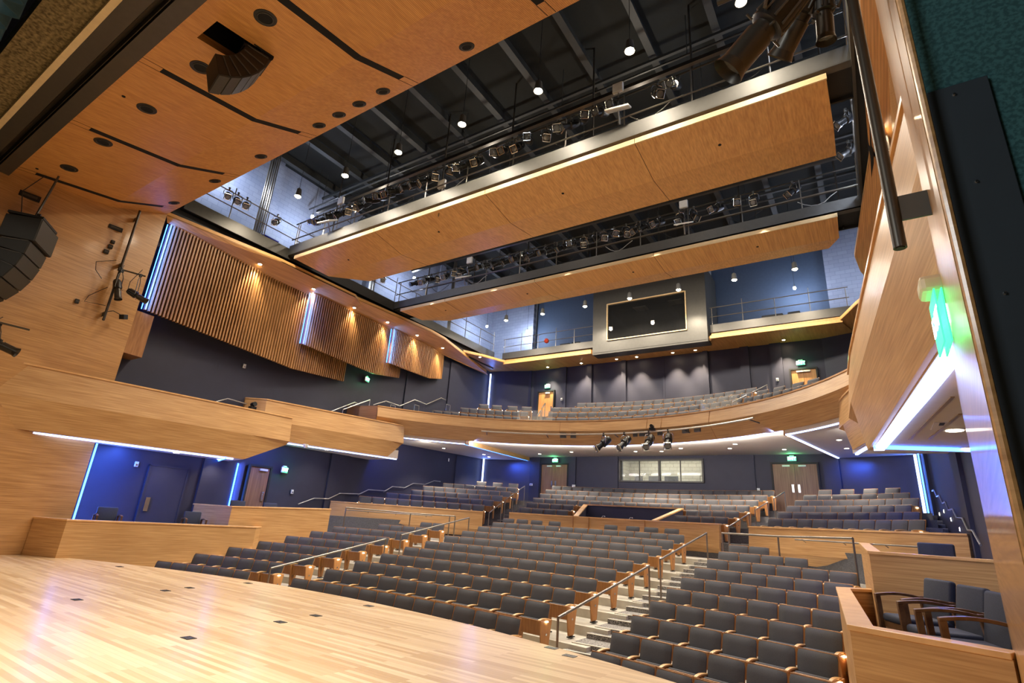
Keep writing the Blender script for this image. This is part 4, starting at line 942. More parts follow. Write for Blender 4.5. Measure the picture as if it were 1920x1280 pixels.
# ------------------------------------------------------------------ side light pipes and lanterns on the splay walls
def pipe_thing(label, d, y, z0, z1, s, r=.03):
    t = thing('lighting_pipe', label, 'vertical pipe', (s*d, y, z0)); MB().tube([(0, 0, 0), (0, 0, z1-z0)], r, 14).build('tube', M['railpipe'], t, smooth=True)
    MB().tube([(0, 0, -.004), (0, 0, 0)], r*.7, 12).build('end_plug', M['black'], t)
    k = z0+.22
    w = dsplay(y)-d
    while k < z1:
        MB().box((s*w/2, 0, k-z0), (w, .012, .14)).build('bracket', M['steel'], t); k += 1.6
    return t
pipe_thing('dark vertical lighting pipe close to the camera along the right wooden wall', 9.157, 3.0, 2.98, 9.9, 1)
pipe_thing('dark vertical lighting pipe on the left wooden wall holding two lanterns', 9.33, 5.45, 6.4, 10.1, -1, .035)
pipe_thing('dark vertical lighting pipe at the far left edge on the wooden wall', 8.95, 3.0, 4.2, 7.2, -1, .03)
def big_lantern(label, back, front, scale=1., grp='side stage lanterns', yoke_to=None):
    b, f = Vector(back), Vector(front); L = (f-b).length; d = (f-b)/L
    t = thing('stage_lantern', label, 'stage light', back, 0, grp)
    P = lambda u: d*u*L
    s = L/.66
    m = MB(); m.tube([P(-.02), P(0), P(.12), P(.30), P(.45), P(.47)], [.05*s, .085*s, .105*s, .115*s, .115*s, .09*s], 20); body = m.build('body', M['spotbody'], t, smooth=True)
    side = d.cross(Vector((0, 0, 1))).normalized(); upv = side.cross(d)
    m = MB()
    for k in range(10):
        a = 2*PI*k/10; o = (side*cos(a)+upv*sin(a)); m.tube([P(.05)+o*.098*s, P(.42)+o*.118*s], .010*s, 5)
    m.build('cooling_fins', M['steel'], body)
    m = MB(); m.tube([P(.47), P(.55), P(.56), P(.90)], [.08*s, .08*s, .092*s, .092*s], 20); br = m.build('barrel', M['railpipe'], t, smooth=True)
    m = MB(); m.tube([P(.90), P(1.0)], [.092*s, .11*s], 20, cap=False); m.build('rim', M['railpipe'], br, smooth=True)
    m = MB(); m.tube([P(.905), P(.915)], [.085*s, .07*s], 18); m.build('lens', M['lens'], br, smooth=True)
    m = MB(); c = P(.42); q = yoke_to if yoke_to else c+Vector((0, 0, .32))
    q = Vector(q)-(b if yoke_to else Vector()); 
    m.tube([c+side*.14*s, c+side*.14*s+(q-c)*.7, q, c-side*.14*s+(q-c)*.7, c-side*.14*s], .012, 6); m.build('yoke', M['steel'], t, smooth=True)
    m = MB(); m.box(q, (.07, .07, .09)); m.build('clamp', M['black'], t, bevel=.006)
    m = MB(); m.tube([P(0), P(-.08)+Vector((0, .03, .05)), P(-.1)+Vector((.03, .03, .25)), q+Vector((0, 0, .2))], .010, 5); m.build('cable', M['cable'], t)
    for k in range(4):
        a = PI/4+PI/2*k; o = side*cos(a)+upv*sin(a)
        MB().tube([P(.5)+o*.10*s, P(.5)+o*.15*s], .008, 5).build('shutter_handle', M['steel'], t)
    return t
big_lantern('large black ellipsoidal lantern near the camera, pointing down left beside the right pipe', (8.90, 2.86, 4.78), (8.45, 2.86, 4.34), yoke_to=(8.80, 2.98, 5.1))
big_lantern('black lantern just behind the largest one near the camera at the top right', (9.04, 3.05, 5.05), (8.72, 3.3, 4.72), yoke_to=(9.06, 3.05, 5.3))
big_lantern('small black lantern hanging straight down beside the top of the right pipe', (9.02, 3.12, 4.98), (9.0, 3.2, 4.62), yoke_to=(9.14, 3.0, 5.05))
for sgn in (1,):
    t = thing('side_arm', 'dark cross arm joining the right pipe to the lanterns at the top', 'cross arm', (9.15, 3.0, 5.12)); MB().tube([(.05, 0, 0), (-.75, 0, 0)], .024, 10).build('tube', M['railpipe'], t, smooth=True); MB().box((0, 0, 0), (.09, .09, .09)).build('clamp', M['black'], t, bevel=.01)
t = thing('side_arm', 'short dark cross arm on the left wall pipe', 'cross arm', (-9.33, 5.45, 8.05)); MB().tube([(0, -.05, 0), (.2, .62, .0)], .026, 8).build('tube', M['railpipe'], t, smooth=True); MB().box((0, 0, 0), (.1, .1, .1)).build('clamp', M['black'], t)
big_lantern('black lantern pointing down on the left wall pipe', (-9.2, 5.42, 7.65), (-9.05, 5.55, 7.05), grp='side stage lanterns', yoke_to=(-9.28, 5.5, 8.0))
big_lantern('black lantern pointing right on the arm of the left wall pipe', (-9.15, 5.75, 7.45), (-8.85, 6.2, 7.2), yoke_to=(-9.16, 5.95, 8.03))
big_lantern('black lantern pointing right at the far left picture edge', (-8.95, 3.1, 5.05), (-8.65, 3.75, 4.80), yoke_to=(-8.93, 3.3, 5.45))
t = thing('side_arm', 'dark cross arm with hanging lantern at the far left edge', 'cross arm', (-8.95, 3.0, 5.47)); MB().tube([(0, -.3, .02), (.15, .85, 0)], .026, 8).build('tube', M['railpipe'], t, smooth=True); MB().box((0, 0, 0), (.1, .1, .1)).build('clamp', M['black'], t)
for i, (y, z, w, h) in enumerate(((5.05, 9.3, .36, .13), (5.1, 8.85, .10, .10), (5.08, 8.68, .12, .12), (5.02, 8.48, .13, .12), (4.75, 6.75, .10, .12), (2.95, 9.1, .45, .16))):
    t = thing('connector_box', 'small black connector box on the left wooden wall, %s' % ('widest one beside the pipe top', 'upper of three in a column', 'middle of three in a column', 'lowest of three in a column', 'left of the pipe foot', 'above the line array')[i], 'connector box', (-dsplay(y)+.03, y, z), atan2(.107, 1)*-1+PI/2, 'black boxes on the left wall')
    MB().box((0, 0, 0), (w, .06, h)).build('case', M['black'], t, bevel=.006)
    MB().box((0, -.035, 0), (w*.7, .01, h*.4)).build('sockets', M['steel'], t)
t = thing('floodlight', 'small black floodlight on an arm at the foot of the left wall pipe', 'floodlight', (-9.15, 5.85, 6.62)); MB().box((0, 0, 0), (.18, .14, .14), (.3, 0, .4)).build('head', M['black'], t, bevel=.01); MB().tube([(-.02, -.03, .03), (-.12, -.25, .12), (-.18, -.4, .05)], .012, 5).build('arm', M['cable'], t)
for i, pts in enumerate(([(-9.4, 5.3, 8.3), (-9.42, 4.85, 8.05), (-9.40, 4.9, 7.8), (-9.38, 5.1, 7.6)], [(-9.36, 5.3, 7.4), (-9.40, 4.95, 7.0), (-9.42, 4.9, 6.8), (-9.36, 5.4, 6.85)])):
    tag(MB().tube(pts, .01, 5).build('power_cable', M['cable']), 'thin cable looping beside the left wall pipe, %s loop' % ('upper', 'lower')[i], 'cable', 'cables on the left wall')

# ------------------------------------------------------------------ balcony front pipe with lanterns
t = thing('lighting_pipe', 'long pale curved pipe along the centre of the balcony front', 'lighting pipe')
pts = [(-5.76, 17.95+1.1, 5.50)]
pp = []
for i in range(25):
    x = -5.6+11.4*i/24; rr = 9.62; pp.append((x, CY3+sqrt(rr*rr-x*x), 5.42))
MB().tube(pp, .035, 8).build('tube', M['railwhite'], t, smooth=True)
for x in (-5.4, -3., 0., 3., 5.6):
    y = CY3+sqrt(9.62**2-x*x); n = Vector((x, y-CY3)).normalized(); MB().tube([(x, y, 5.42), (x+n.x*.5, y+n.y*.5, 5.35)], .02, 6).build('bracket', M['steel'], t)
for i, x in enumerate((-.45, .48, 1.57, 2.4)):
    y = CY3+sqrt(9.62**2-x*x)
    copy_tree(LT, (x, y, 5.42), -.7+.3*i, 'black stage lantern under the balcony front pipe, %s from the left' % od(i+1), group='stage lanterns on the balcony pipe', scale=(1.25, 1.25, 1.35))
for i, (x, w) in enumerate(((-2.4, .28), (-1.95, .24), (.85, .18), (1.15, .22), (1.42, .2), (1.95, .2), (3.05, .26), (3.55, .26))):
    y = CY3+sqrt((BF-.0)**2-x*x)
    t = thing('connector_box', 'small dark socket box on the balcony front, %s from the left' % od(i+1), 'connector box', (x, y+.01, 5.42), -math.asin(x/BF), 'socket boxes on the balcony front')
    MB().box((0, -.03, 0), (w, .08, .22)).build('case', M['steel'], t, bevel=.006); MB().box((0, -.075, .02), (w*.6, .01, .06)).build('sockets', M['black'], t)
t = thing('camera', 'small pan camera on the balcony front pipe', 'camera', (1.72, CY3+sqrt(9.62**2-1.72**2)-.02, 5.46)); MB().box((0, 0, .06), (.2, .2, .1)).build('base', M['spotbody'], t, bevel=.01); MB().tube([(0, .06, .17), (0, -.12, .17)], .07, 12).build('head', M['spotbody'], t, smooth=True)
t = thing('camera', 'small dark camera standing on the nearest left box rail', 'camera', (-8.94, 10.3, 4.745)); MB().box((0, 0, .05), (.2, .2, .1)).build('base', M['spotbody'], t, bevel=.01); MB().tube([(-.05, 0, .17), (.12, 0, .19)], .08, 12).build('head', M['spotbody'], t, smooth=True)
t = thing('camera', 'white dome camera under the middle left box ceiling', 'camera', (-9.2, 12.9, 3.88)); MB().tube([(0, 0, .06), (0, 0, .02), (0, 0, -.05), (0, 0, -.09)], [.1, .1, .08, .03], 14).build('dome', M['whiteplastic'], t, smooth=True); MB().tube([(0, 0, -.09), (0, 0, -.10)], .02, 8).build('lens', M['black'], t)

# ------------------------------------------------------------------ parapets and boxes on the main floor
def parapet(label, path, z0, zt, zf, lean, back, mats=('veneer', 'cap'), capw=.17, kick=True, over=.02):
    """path: (x, y) along the face; 'left' normal of the path points to the stage / hall side"""
    t = thing('wood_parapet', label, 'wooden parapet')
    P = [Vector(p) for p in path]; N = []
    for i in range(len(P)):
        a = P[max(i-1, 0)]; b = P[min(i+1, len(P)-1)]; d = (b-a).normalized(); n = Vector((-d.y, d.x))
        if 0 < i < len(P)-1:
            d1 = (P[i]-P[i-1]).normalized(); d2 = (P[i+1]-P[i]).normalized(); n1 = Vector((-d1.y, d1.x)); n2 = Vector((-d2.y, d2.x)); n = (n1+n2).normalized()/max(.35, (n1+n2).normalized().dot(n1))
        N.append(n)
    zz = zt if isinstance(zt, (list, tuple)) else [zt]*len(P)
    Q = lambda i, off, z: (*(P[i]+N[i]*off), z)
    if zf is None:
        MB().sweep(P, lambda i: [Q(i, 0, z0), Q(i, -.13, z0), Q(i, -.13, zz[i]-.045), Q(i, 0, zz[i]-.045)]).build('panel', M[mats[0]], t)
    else:
        MB().sweep(P, lambda i: [Q(i, 0, zf), Q(i, -.14, zf), Q(i, -.14, zz[i]-.045), Q(i, -lean, zz[i]-.045)]).build('upper_panel', M[mats[0]], t)
        MB().sweep(P, lambda i: [Q(i, -back, z0+.14), Q(i, -.16, z0+.14), Q(i, -.15, zf), Q(i, -.012, zf)]).build('lower_panel', M[mats[0]], t)
        MB().sweep(P, lambda i: [Q(i, -back-.04, z0), Q(i, -.18, z0), Q(i, -.18, z0+.14), Q(i, -back-.04, z0+.14)]).build('toe_board', M['black'], t)
    off = -lean if zf is not None else 0
    MB().sweep(P, lambda i: [Q(i, off+over, zz[i]-.045), Q(i, off+over-capw, zz[i]-.045), Q(i, off+over-capw, zz[i]), Q(i, off+over, zz[i])]).build('cap_rail', M[mats[1]], t, bevel=.006)
    return t
rev = lambda p: p[::-1]
cpath = arcpts(CY2, 10.70, 4.28, -4.28, 24)
pc = parapet('pale wooden parapet before the centre rear seats, in front of the sound position', cpath, ZC, 2.03, 1.22, .05, .12)
m = MB()
for x in (-1.62, -.95, 1.4): y = CY2+sqrt(10.7**2-x*x); m.box((x, y-.0, 1.62), (.012, .05, .78))
m.build('seams', M['chairwood'], pc)
for s in (-1, 1):
    sd = SIDE[s]
    w = [(5.29, 19.42), (7.4, 17.8), (10.4, 15.45)]; w = [(s*x, y) for x, y in w]
    if s > 0: w = rev(w)
    parapet('long pale wooden parapet before the %s rear seats' % sd, w, ZC-.05, 1.99, 1.26, .05, .14)
    b1 = [(9.55, 5.45), (8.57, 5.86), (8.18, 10.9), (8.62, 11.35)]
    b1 = [(s*x, y) for x, y in b1]
    if s < 0: b1 = rev(b1)
    parapet('low wooden parapet of the first box beside the stage on the %s' % sd, b1, -1.3, .93, None, 0, 0, capw=.20)
    b2 = [(10.5, 9.9), (8.7, 10.23), (8.49, 14.0), (8.62, 14.1)]
    b2 = [(s*x, y) for x, y in b2]
    if s < 0: b2 = rev(b2)
    parapet('higher wooden parapet of the second box on the %s, next to the side seats' % sd, b2, -.4, [1.52, 1.52, 1.66, 1.66] if s > 0 else [1.66, 1.66, 1.52, 1.52], None, 0, 0, capw=.18)
    struct('floor_low_box_'+sd, MB().prism([(s*x, y) for x, y in ((8.6, 6.0), (9.6, 5.6), (WX, 6.3), (WX, 10.0), (8.4, 10.3))], -1.2, .38), M['carpetdark'])
    struct('floor_second_box_'+sd, MB().prism([(s*x, y) for x, y in ((8.78, 10.35), (WX, 10.1), (WX, 14.1), (8.62, 14.0))], -1.2, .82), M['carpetdark'])
    struct('floor_side_'+sd, MB().prism([(s*x, y) for x, y in ((7.9, 17.55), (WX, 15.35), (WX, 19.5), (8.4, 19.0))], -1.2, ZC-.03), M['carpetdark'])
# sound mixing position
t = thing('mixing_enclosure', 'navy lined sound enclosure with pale wood caps among the centre rear seats', 'sound enclosure')
m = MB(); c2 = MB()
for s in (-1, 1):
    a, b = Vector((s*1.66, 21.0)), Vector((s*2.16, 22.95)); d = (b-a).normalized(); n = Vector((d.y, -d.x))*s
    for mm, z0, z1, h0, h1, o in ((m, 1.3, 1.3, 2.0, 2.57, .06), (c2, 2.0, 2.57, 2.05, 2.62, .10)):
        p = [a-n*o, b-n*o, b+n*o, a+n*o]; zz0 = [z0, z1, z1, z0]; zz1 = [h0, h1, h1, h0]
        mm.hexa([(*p[i], zz0[i]) for i in range(4)]+[(*p[i], zz1[i]) for i in range(4)])
m.box((0, 22.97, 1.95), (4.3, .10, 1.24)); m.build('lining', M['navy'], t)
c2.box((0, 22.97, 2.60), (4.45, .16, .05)); c2.build('cap_rail', M['cap'], t)
MB().box((0, 21.9, 1.9), (3.1, .8, .06)).build('desk_top', M['black'], t)
for i, x in enumerate((-.75, .45)):
    t = thing('desk_lamp', 'small curved white lamp on the sound enclosure desk, %s of two' % ('left', 'right')[i], 'lamp', (x, 21.6, 1.93), 0, 'sound desk lamps')
    MB().tube([(0, 0, 0), (-.02, 0, .12), (.03, 0, .19), (.10, 0, .18)], .010, 6).build('neck', M['whiteplastic'], t, smooth=True); MB().tube([(.10, 0, .19), (.13, 0, .16)], .018, 8).build('head', M['whiteplastic'], t)

# ------------------------------------------------------------------ auditorium seats
PITCH = .555
def seat_parts():
    P = {}
    tilt = math.atan(.11/.43)
    Rt = Euler((-tilt, 0, 0)).to_matrix()
    def pad(w, h, th, c, nx=8, nz=8, puff=.018):
        # soft upholstered slab, front towards -Y
        m = MB(); c = Vector(c)
        for i in range(nx+1):
            for j in range(nz+1):
                u, v = -1+2*i/nx, -1+2*j/nz
                # rounded outline
                k = (abs(u)**16+abs(v)**16); f = 1/max(1, k)**(1/16)
                x, z = u*w/2*f, v*h/2*f
                e = max(abs(u), abs(v))
                y = -th/2-puff*(1-u*u)*(1-v*v)+(.6*th if e > .99 else 0)
                m.v.append(c+Rt @ Vector((x, y, z)))
        for i in range(nx):
            for j in range(nz):
                a = i*(nz+1)+j; m.f.append((a, a+nz+1, a+nz+2, a+1)); m.mi.append(0)
        ring_ = [i*(nz+1) for i in range(nx+1)]+[nx*(nz+1)+j for j in range(1, nz+1)]+[i*(nz+1)+nz for i in range(nx-1, -1, -1)]+[j for j in range(nz-1, 0, -1)]
        o = len(m.v)
        for q in ring_: m.v.append(m.v[q]+Rt @ Vector((0, th*.55, 0)))
        n = len(ring_)
        for i in range(n): m.f.append((ring_[i], ring_[(i+1) % n], o+(i+1) % n, o+i)); m.mi.append(0)
        m.f.append(tuple(o+i for i in range(n))[::-1]); m.mi.append(0)
        return m
    P['backrest'] = pad(.522, .478, .055, (0, -.055, .634)).mesh('backrest', M['fabric'], smooth=True)
    m = MB().box((0, -.020, .639), (.530, .022, .486), Rt); P['back_shell'] = m.mesh('back_shell', M['chairwood'], bevel=.008)
    Rt2 = Euler((.10, 0, 0)).to_matrix()
    m = MB().box((0, -.185, .475), (.485, .075, .26), Rt2); P['seat'] = m.mesh('seat', M['fabric'], bevel=.03, seg=3, smooth=True)
    m = MB().box((0, -.235, .462), (.495, .022, .26), Rt2); P['seat_pan'] = m.mesh('seat_pan', M['chairwood'], bevel=.006)
    def arm(x):
        m = MB(); m.sweep(range(6), lambda i: [(x+sx*(.024+.006*sin(PI*i/5)), -.36+.066*i, [.612, .628, .634, .632, .626, .618][i]-dz) for sx, dz in ((-1, 0), (1, 0), (1, .026), (-1, .026))])
        return m.mesh('armrest', M['armwood'], bevel=.006)
    def std(x):
        m = MB(); m.hexa([(x-.018, -.24, .05), (x+.018, -.24, .05), (x+.018, -.08, .05), (x-.018, -.08, .05), (x-.018, -.32, .60), (x+.018, -.32, .60), (x+.018, .0, .60), (x-.018, .0, .60)])
        return m.mesh('arm_standard', M['chairwood'], bevel=.004)
    def foot(x):
        m = MB().box((x, -.14, .03), (.07, .2, .02)).box((x, -.14, .06), (.03, .06, .08)); return m.mesh('foot', M['black'])
    h = PITCH/2
    P['armrest'] = arm(-h); P['arm_standard'] = std(-h); P['foot'] = foot(-h)
    P['armrest_r'] = arm(h); P['arm_standard_r'] = std(h); P['foot_r'] = foot(h)
    for s, nm in ((-1, 'l'), (1, 'r')):
        x = s*(h+.022); w = .016
        m = MB(); m.hexa([(x-w, -.235, .07), (x+w, -.235, .07), (x+w, -.085, .07), (x-w, -.085, .07), (x-w, -.345, .605), (x+w, -.345, .605), (x+w, .02, .605), (x-w, .02, .605)])
        P['end_panel_'+nm] = m.mesh('end_panel', M['doorlight'], bevel=.006)
        xo = s*(h+.022+w+.012)
        m = MB().box((xo, -.17, .578), (.022, .07, .018)); P['aisle_light_'+nm] = m.mesh('aisle_light', M['warmsoft'])
        m = MB().tube([(xo-s*.010, -.165, .36), (xo-s*.004, -.165, .36)], .022, 12); P['row_plate_'+nm] = m.mesh('row_plate', M['chrome'])
    return P
SPT = seat_parts()
def link(name, me, parent):
    o = bpy.data.objects.new(name, me); COL.objects.link(o); o.parent = parent; return o
SEATS = []      # (x, y, z, rz, sx, label, group, left_end, right_end)
def arc_row(cy, R, z, a0, a1, n, labf, group, lend=True, rend=True, keep=None, offs=None):
    for i in range(n):
        a = a0+(a1-a0)*(i+.5)/n
        if keep is not None and i not in keep: continue
        SEATS.append((R*sin(a), cy+R*cos(a), z, -a, (a1-a0)*R/n/PITCH, labf(i), group, i == 0 and lend, i == n-1 and rend))
NC = {2: 12, 3: 11, 4: 12, 5: 11, 6: 12, 7: 13, 8: 12, 9: 13, 10: 14, 11: 13}
for k, n in NC.items():
    y = CY1+RK(k)-.2; d = dA(y)-.05; a = math.asin(d/RK(k))
    arc_row(CY1, RK(k), ZK(k), -a, a, n, lambda i, k=k: 'grey auditorium seat in the %s row of the front centre block, %s from the left' % (od(k-1), od(i+1)), 'front centre block seats')
for i, x in enumerate((-3.62, -3.0, -2.36, -1.58, .72, 1.56, 2.24, 2.97)):
    R = RK(12); a = math.asin(x/R)
    SEATS.append((x, CY1+R*cos(a), ZK(12), -a, .97, 'grey seat in the gapped last row before the centre parapet, %s from the left' % od(i+1), 'front centre block seats', i in (0, 3, 4, 5), i in (2, 3, 4, 7)))
for s in (-1, 1):
    for k in range(1 if s > 0 else 2, 11):
        n = 6 if k < 9 else 4 if k == 9 else 2
        y = CY1+sqrt(RK(k)**2-23); d0 = dB(y)+.04; a0 = math.asin(d0/RK(k)); a1 = a0+n*PITCH/RK(k)
        r = k if s > 0 else k-1
        dr = DR[k-1]
        if s > 0: arc_row(CY1, RK(k)+dr, ZK(k), a0+.03/RK(k), a1+.03/RK(k), n, lambda i, r=r: 'grey auditorium seat in the %s row of the front right block, %s from the aisle' % (od(r), od(i+1)), 'front right block seats', True, True)
        else: arc_row(CY1, RK(k), ZK(k), -a1, -a0, n, lambda i, r=r, n=n: 'grey auditorium seat in the %s row of the front left block, %s from the aisle' % (od(r), od(n-i)), 'front left block seats')
for s in (-1, 1):
    for j, (n, d0) in enumerate(((10, 5.80), (9, 5.98), (8, 6.15), (8, 6.32), (7, 6.54)), 1):
        a0 = math.asin(d0/RJ(j)); a1 = a0+n*PITCH/RJ(j)
        sd = SIDE[s]
        arc_row(CY2, RJ(j), ZJ(j), a0 if s > 0 else -a1, a1 if s > 0 else -a0, n, lambda i, j=j, n=n, s=s, sd=sd: 'blue-grey seat in the %s row of the rear %s block, %s from the aisle' % (od(j), sd, od(i+1 if s > 0 else n-i)), 'rear %s block seats' % sd)
for j in (1, 2):
    for s in (-1, 1):
        a0 = math.asin((2.28+.2*(j-1))/RJ(j)); a1 = a0+4*PITCH/RJ(j)
        arc_row(CY2, RJ(j), ZJ(j), a0 if s > 0 else -a1, a1 if s > 0 else -a0, 4, lambda i, j=j, s=s: 'grey seat %s of the sound enclosure, %s row from the parapet, %s from left' % ('right' if s > 0 else 'left', od(j), od(i+1)), 'rear centre block seats')
for j, d in ((3, 4.82), (4, 5.0), (5, 5.2), (6, 5.35)):
    a = math.asin(d/RJ(j)); n = round(2*a*RJ(j)/PITCH)
    arc_row(CY2, RJ(j), ZJ(j), -a, a, n, lambda i, j=j: 'grey seat in the %s row of the rear centre block, %s from the left' % (od(j), od(i+1)), 'rear centre block seats')
for i, d in enumerate((7.25, 8.0, 8.75, 9.4)):
    for s in (-1, 1):
        if s < 0 and i == 3: continue
        R = RJ(6); a = s*math.asin(d/R)
        SEATS.append((R*sin(a), CY2+R*cos(a), ZJ(6), -a, .98, 'pale loose seat in the last row of the rear %s block, %s from the aisle' % (SIDE[s], od(i+1)), 'loose rear seats', True, True))
BAL = [(1, -3.75, 4.35, 16), (2, -4.1, 4.95, 19), (3, -4.45, 5.15, 19), (4, -3.6, 5.2, 18)]
for j, x0, x1, n in BAL:
    R = RQ(j); a0, a1 = math.asin(x0/R), math.asin(x1/R)
    arc_row(CY3, R, ZQ(j), a0, a1, n, lambda i, j=j: 'grey balcony seat in the %s centre row, %s from the left' % (od(j), od(i+1)), 'balcony seats')
for s in (-1, 1):
    for j, x0, x1, n in ((1, 4.85, 8.15, 10), (2, 5.0, 7.85, 8)):
        R = RQ(j); a0, a1 = math.asin(x0/R), math.asin(x1/R)
        arc_row(CY3, R, ZQ(j), a0 if s > 0 else -a1, a1 if s > 0 else -a0, n, lambda i, j=j, s=s: 'grey seat in the %s row of the %s balcony block, %s from the left' % (od(j), SIDE[s], od(i+1)), 'balcony seats')
    for i, x in enumerate((5.6, 6.25, 6.95, 7.5)):
        R = RQ(3); a = s*math.asin(x/R); SEATS.append((R*sin(a), CY3+R*cos(a), ZQ(3), -a, .95, 'grey loose seat in the third row of the %s balcony block, %s from the aisle' % (SIDE[s], od(i+1)), 'balcony seats', True, True))
SEATS.sort(key=lambda q: (Vector(q[:3])-CAMP).length)
NEAR, FAR = SEATS[:300], SEATS[300:]
KEY = ('backrest', 'back_shell', 'armrest', 'arm_standard', 'foot')
for (x, y, z, rz, sx, label, group, le, re_) in NEAR:
    t = thing('auditorium_seat', label, 'seat', (x, y, z), rz, group); t.scale = (sx, 1, 1)
    for kk in KEY: link(kk, SPT[kk], t)
    q = link('seat', SPT['seat'], t); link('seat_pan', SPT['seat_pan'], q)
    if re_:
        for kk in ('armrest', 'arm_standard', 'foot'): link(kk, SPT[kk+'_r'], t)
    for f, nm in ((le, 'l'), (re_, 'r')):
        if f:
            q = link('end_panel', SPT['end_panel_'+nm], t); link('aisle_light', SPT['aisle_light_'+nm], q); link('row_plate', SPT['row_plate_'+nm], q)
# everything farther back: one object
mats = []; vs = []; fs = []; mi = []; sm = []
cache = {}
def mesh_data(me):
    if me.name not in cache: cache[me.name] = ([v.co.copy() for v in me.vertices], [tuple(p.vertices) for p in me.polygons], me.materials[0], me.polygons[0].use_smooth)
    return cache[me.name]
for (x, y, z, rz, sx, label, group, le, re_) in FAR:
    T = Matrix.Translation((x, y, z)) @ Matrix.Rotation(rz, 4, 'Z') @ Matrix.Diagonal((sx, 1, 1, 1))
    use = list(KEY)+['seat', 'seat_pan']
    if re_: use += ['armrest_r', 'arm_standard_r', 'end_panel_r', 'aisle_light_r']
    if le: use += ['end_panel_l', 'aisle_light_l']
    for kk in use:
        v, f, m_, s_ = mesh_data(SPT[kk])
        if m_ not in mats: mats.append(m_)
        o = len(vs); vs += [T @ q for q in v]; fs += [tuple(i+o for i in q) for q in f]; mi += [mats.index(m_)]*len(f); sm += [s_]*len(f)
if FAR:
    me = bpy.data.meshes.new('rear_seats'); me.from_pydata(vs, [], fs)
    for m_ in mats: me.materials.append(m_)
    me.polygons.foreach_set('material_index', mi); me.polygons.foreach_set('use_smooth', sm); me.update()
    o = bpy.data.objects.new('auditorium_seats_far', me); COL.objects.link(o)
    tag(o, 'remaining small grey seats of the balcony and the rearmost rows of the hall', 'seats', None, 'stuff')

# ------------------------------------------------------------------ armchairs in the boxes
def armchair(label, loc, rz):
    t = thing('armchair', label, 'armchair', loc, rz, 'armchairs in the boxes')
    Rb = Euler((-.18, 0, 0)).to_matrix()
    MB().box((0, .24, .66), (.50, .075, .46), Rb).build('backrest', M['fabricblue'], t, bevel=.03, seg=3, smooth=True)
    MB().box((0, -.02, .43), (.50, .50, .09)).build('seat', M['fabricblue'], t, bevel=.035, seg=3, smooth=True)
    MB().box((0, -.24, .36), (.50, .03, .07)).box((0, .22, .36), (.50, .03, .07)).build('apron', M['armchairwood'], t, bevel=.005)
    for s in (-1, 1):
        m = MB(); m.sweep(range(9), lambda i: [(s*(.285+sx*.028), -.30+.066*i, .655+.045*sin(PI*(i+1.2)/10)-dz) for sx, dz in ((-1, 0), (1, 0), (1, .03), (-1, .03))]); m.build('armrest', M['armchairwood'], t, bevel=.006)
        m = MB(); m.hexa([(s*.285-.022, -.27, 0), (s*.285+.022, -.27, 0), (s*.285+.022, -.225, 0), (s*.285-.022, -.225, 0), (s*.285-.022, -.30, .65), (s*.285+.022, -.30, .65), (s*.285+.022, -.245, .65), (s*.285-.022, -.245, .65)]); m.build('leg', M['armchairwood'], t, bevel=.004)
        m = MB(); m.hexa([(s*.285-.022, .27, 0), (s*.285+.022, .27, 0), (s*.285+.022, .32, 0), (s*.285-.022, .32, 0), (s*.285-.022, .18, .68), (s*.285+.022, .18, .68), (s*.285+.022, .23, .68), (s*.285-.022, .23, .68)]); m.build('leg', M['armchairwood'], t, bevel=.004)
        MB().box((s*.285, 0, .36), (.03, .5, .05)).build('side_rail', M['armchairwood'], t)
    return t
for lb, x, y, z, rz in (('navy armchair farthest from the stage in the first right box, arms fully visible', 9.13, 8.15, .38, -PI/2+.45),
                        ('navy armchair in the middle of three in the first right box', 9.32, 7.2, .38, -PI/2+.35),
                        ('navy armchair nearest the stage in the first right box, half hidden by the wall', 9.42, 6.42, .38, -PI/2+.25),
                        ('navy armchair in the second right box, only its back above the parapet', 9.55, 11.5, .82, -.25),
                        ('navy armchair back near the stage in the first left box', -9.25, 7.0, .38, PI/2-.2),
                        ('navy armchair back at the rear end of the first left box', -9.25, 9.4, .38, PI/2-.2),
                        ('navy armchair back near the front of the second left box', -9.3, 10.85, .82, PI/2-.2),
                        ('navy armchair back farther along the second left box by the brown door', -9.3, 12.1, .82, PI/2-.2)):
    armchair(lb, (x, y, z), rz)

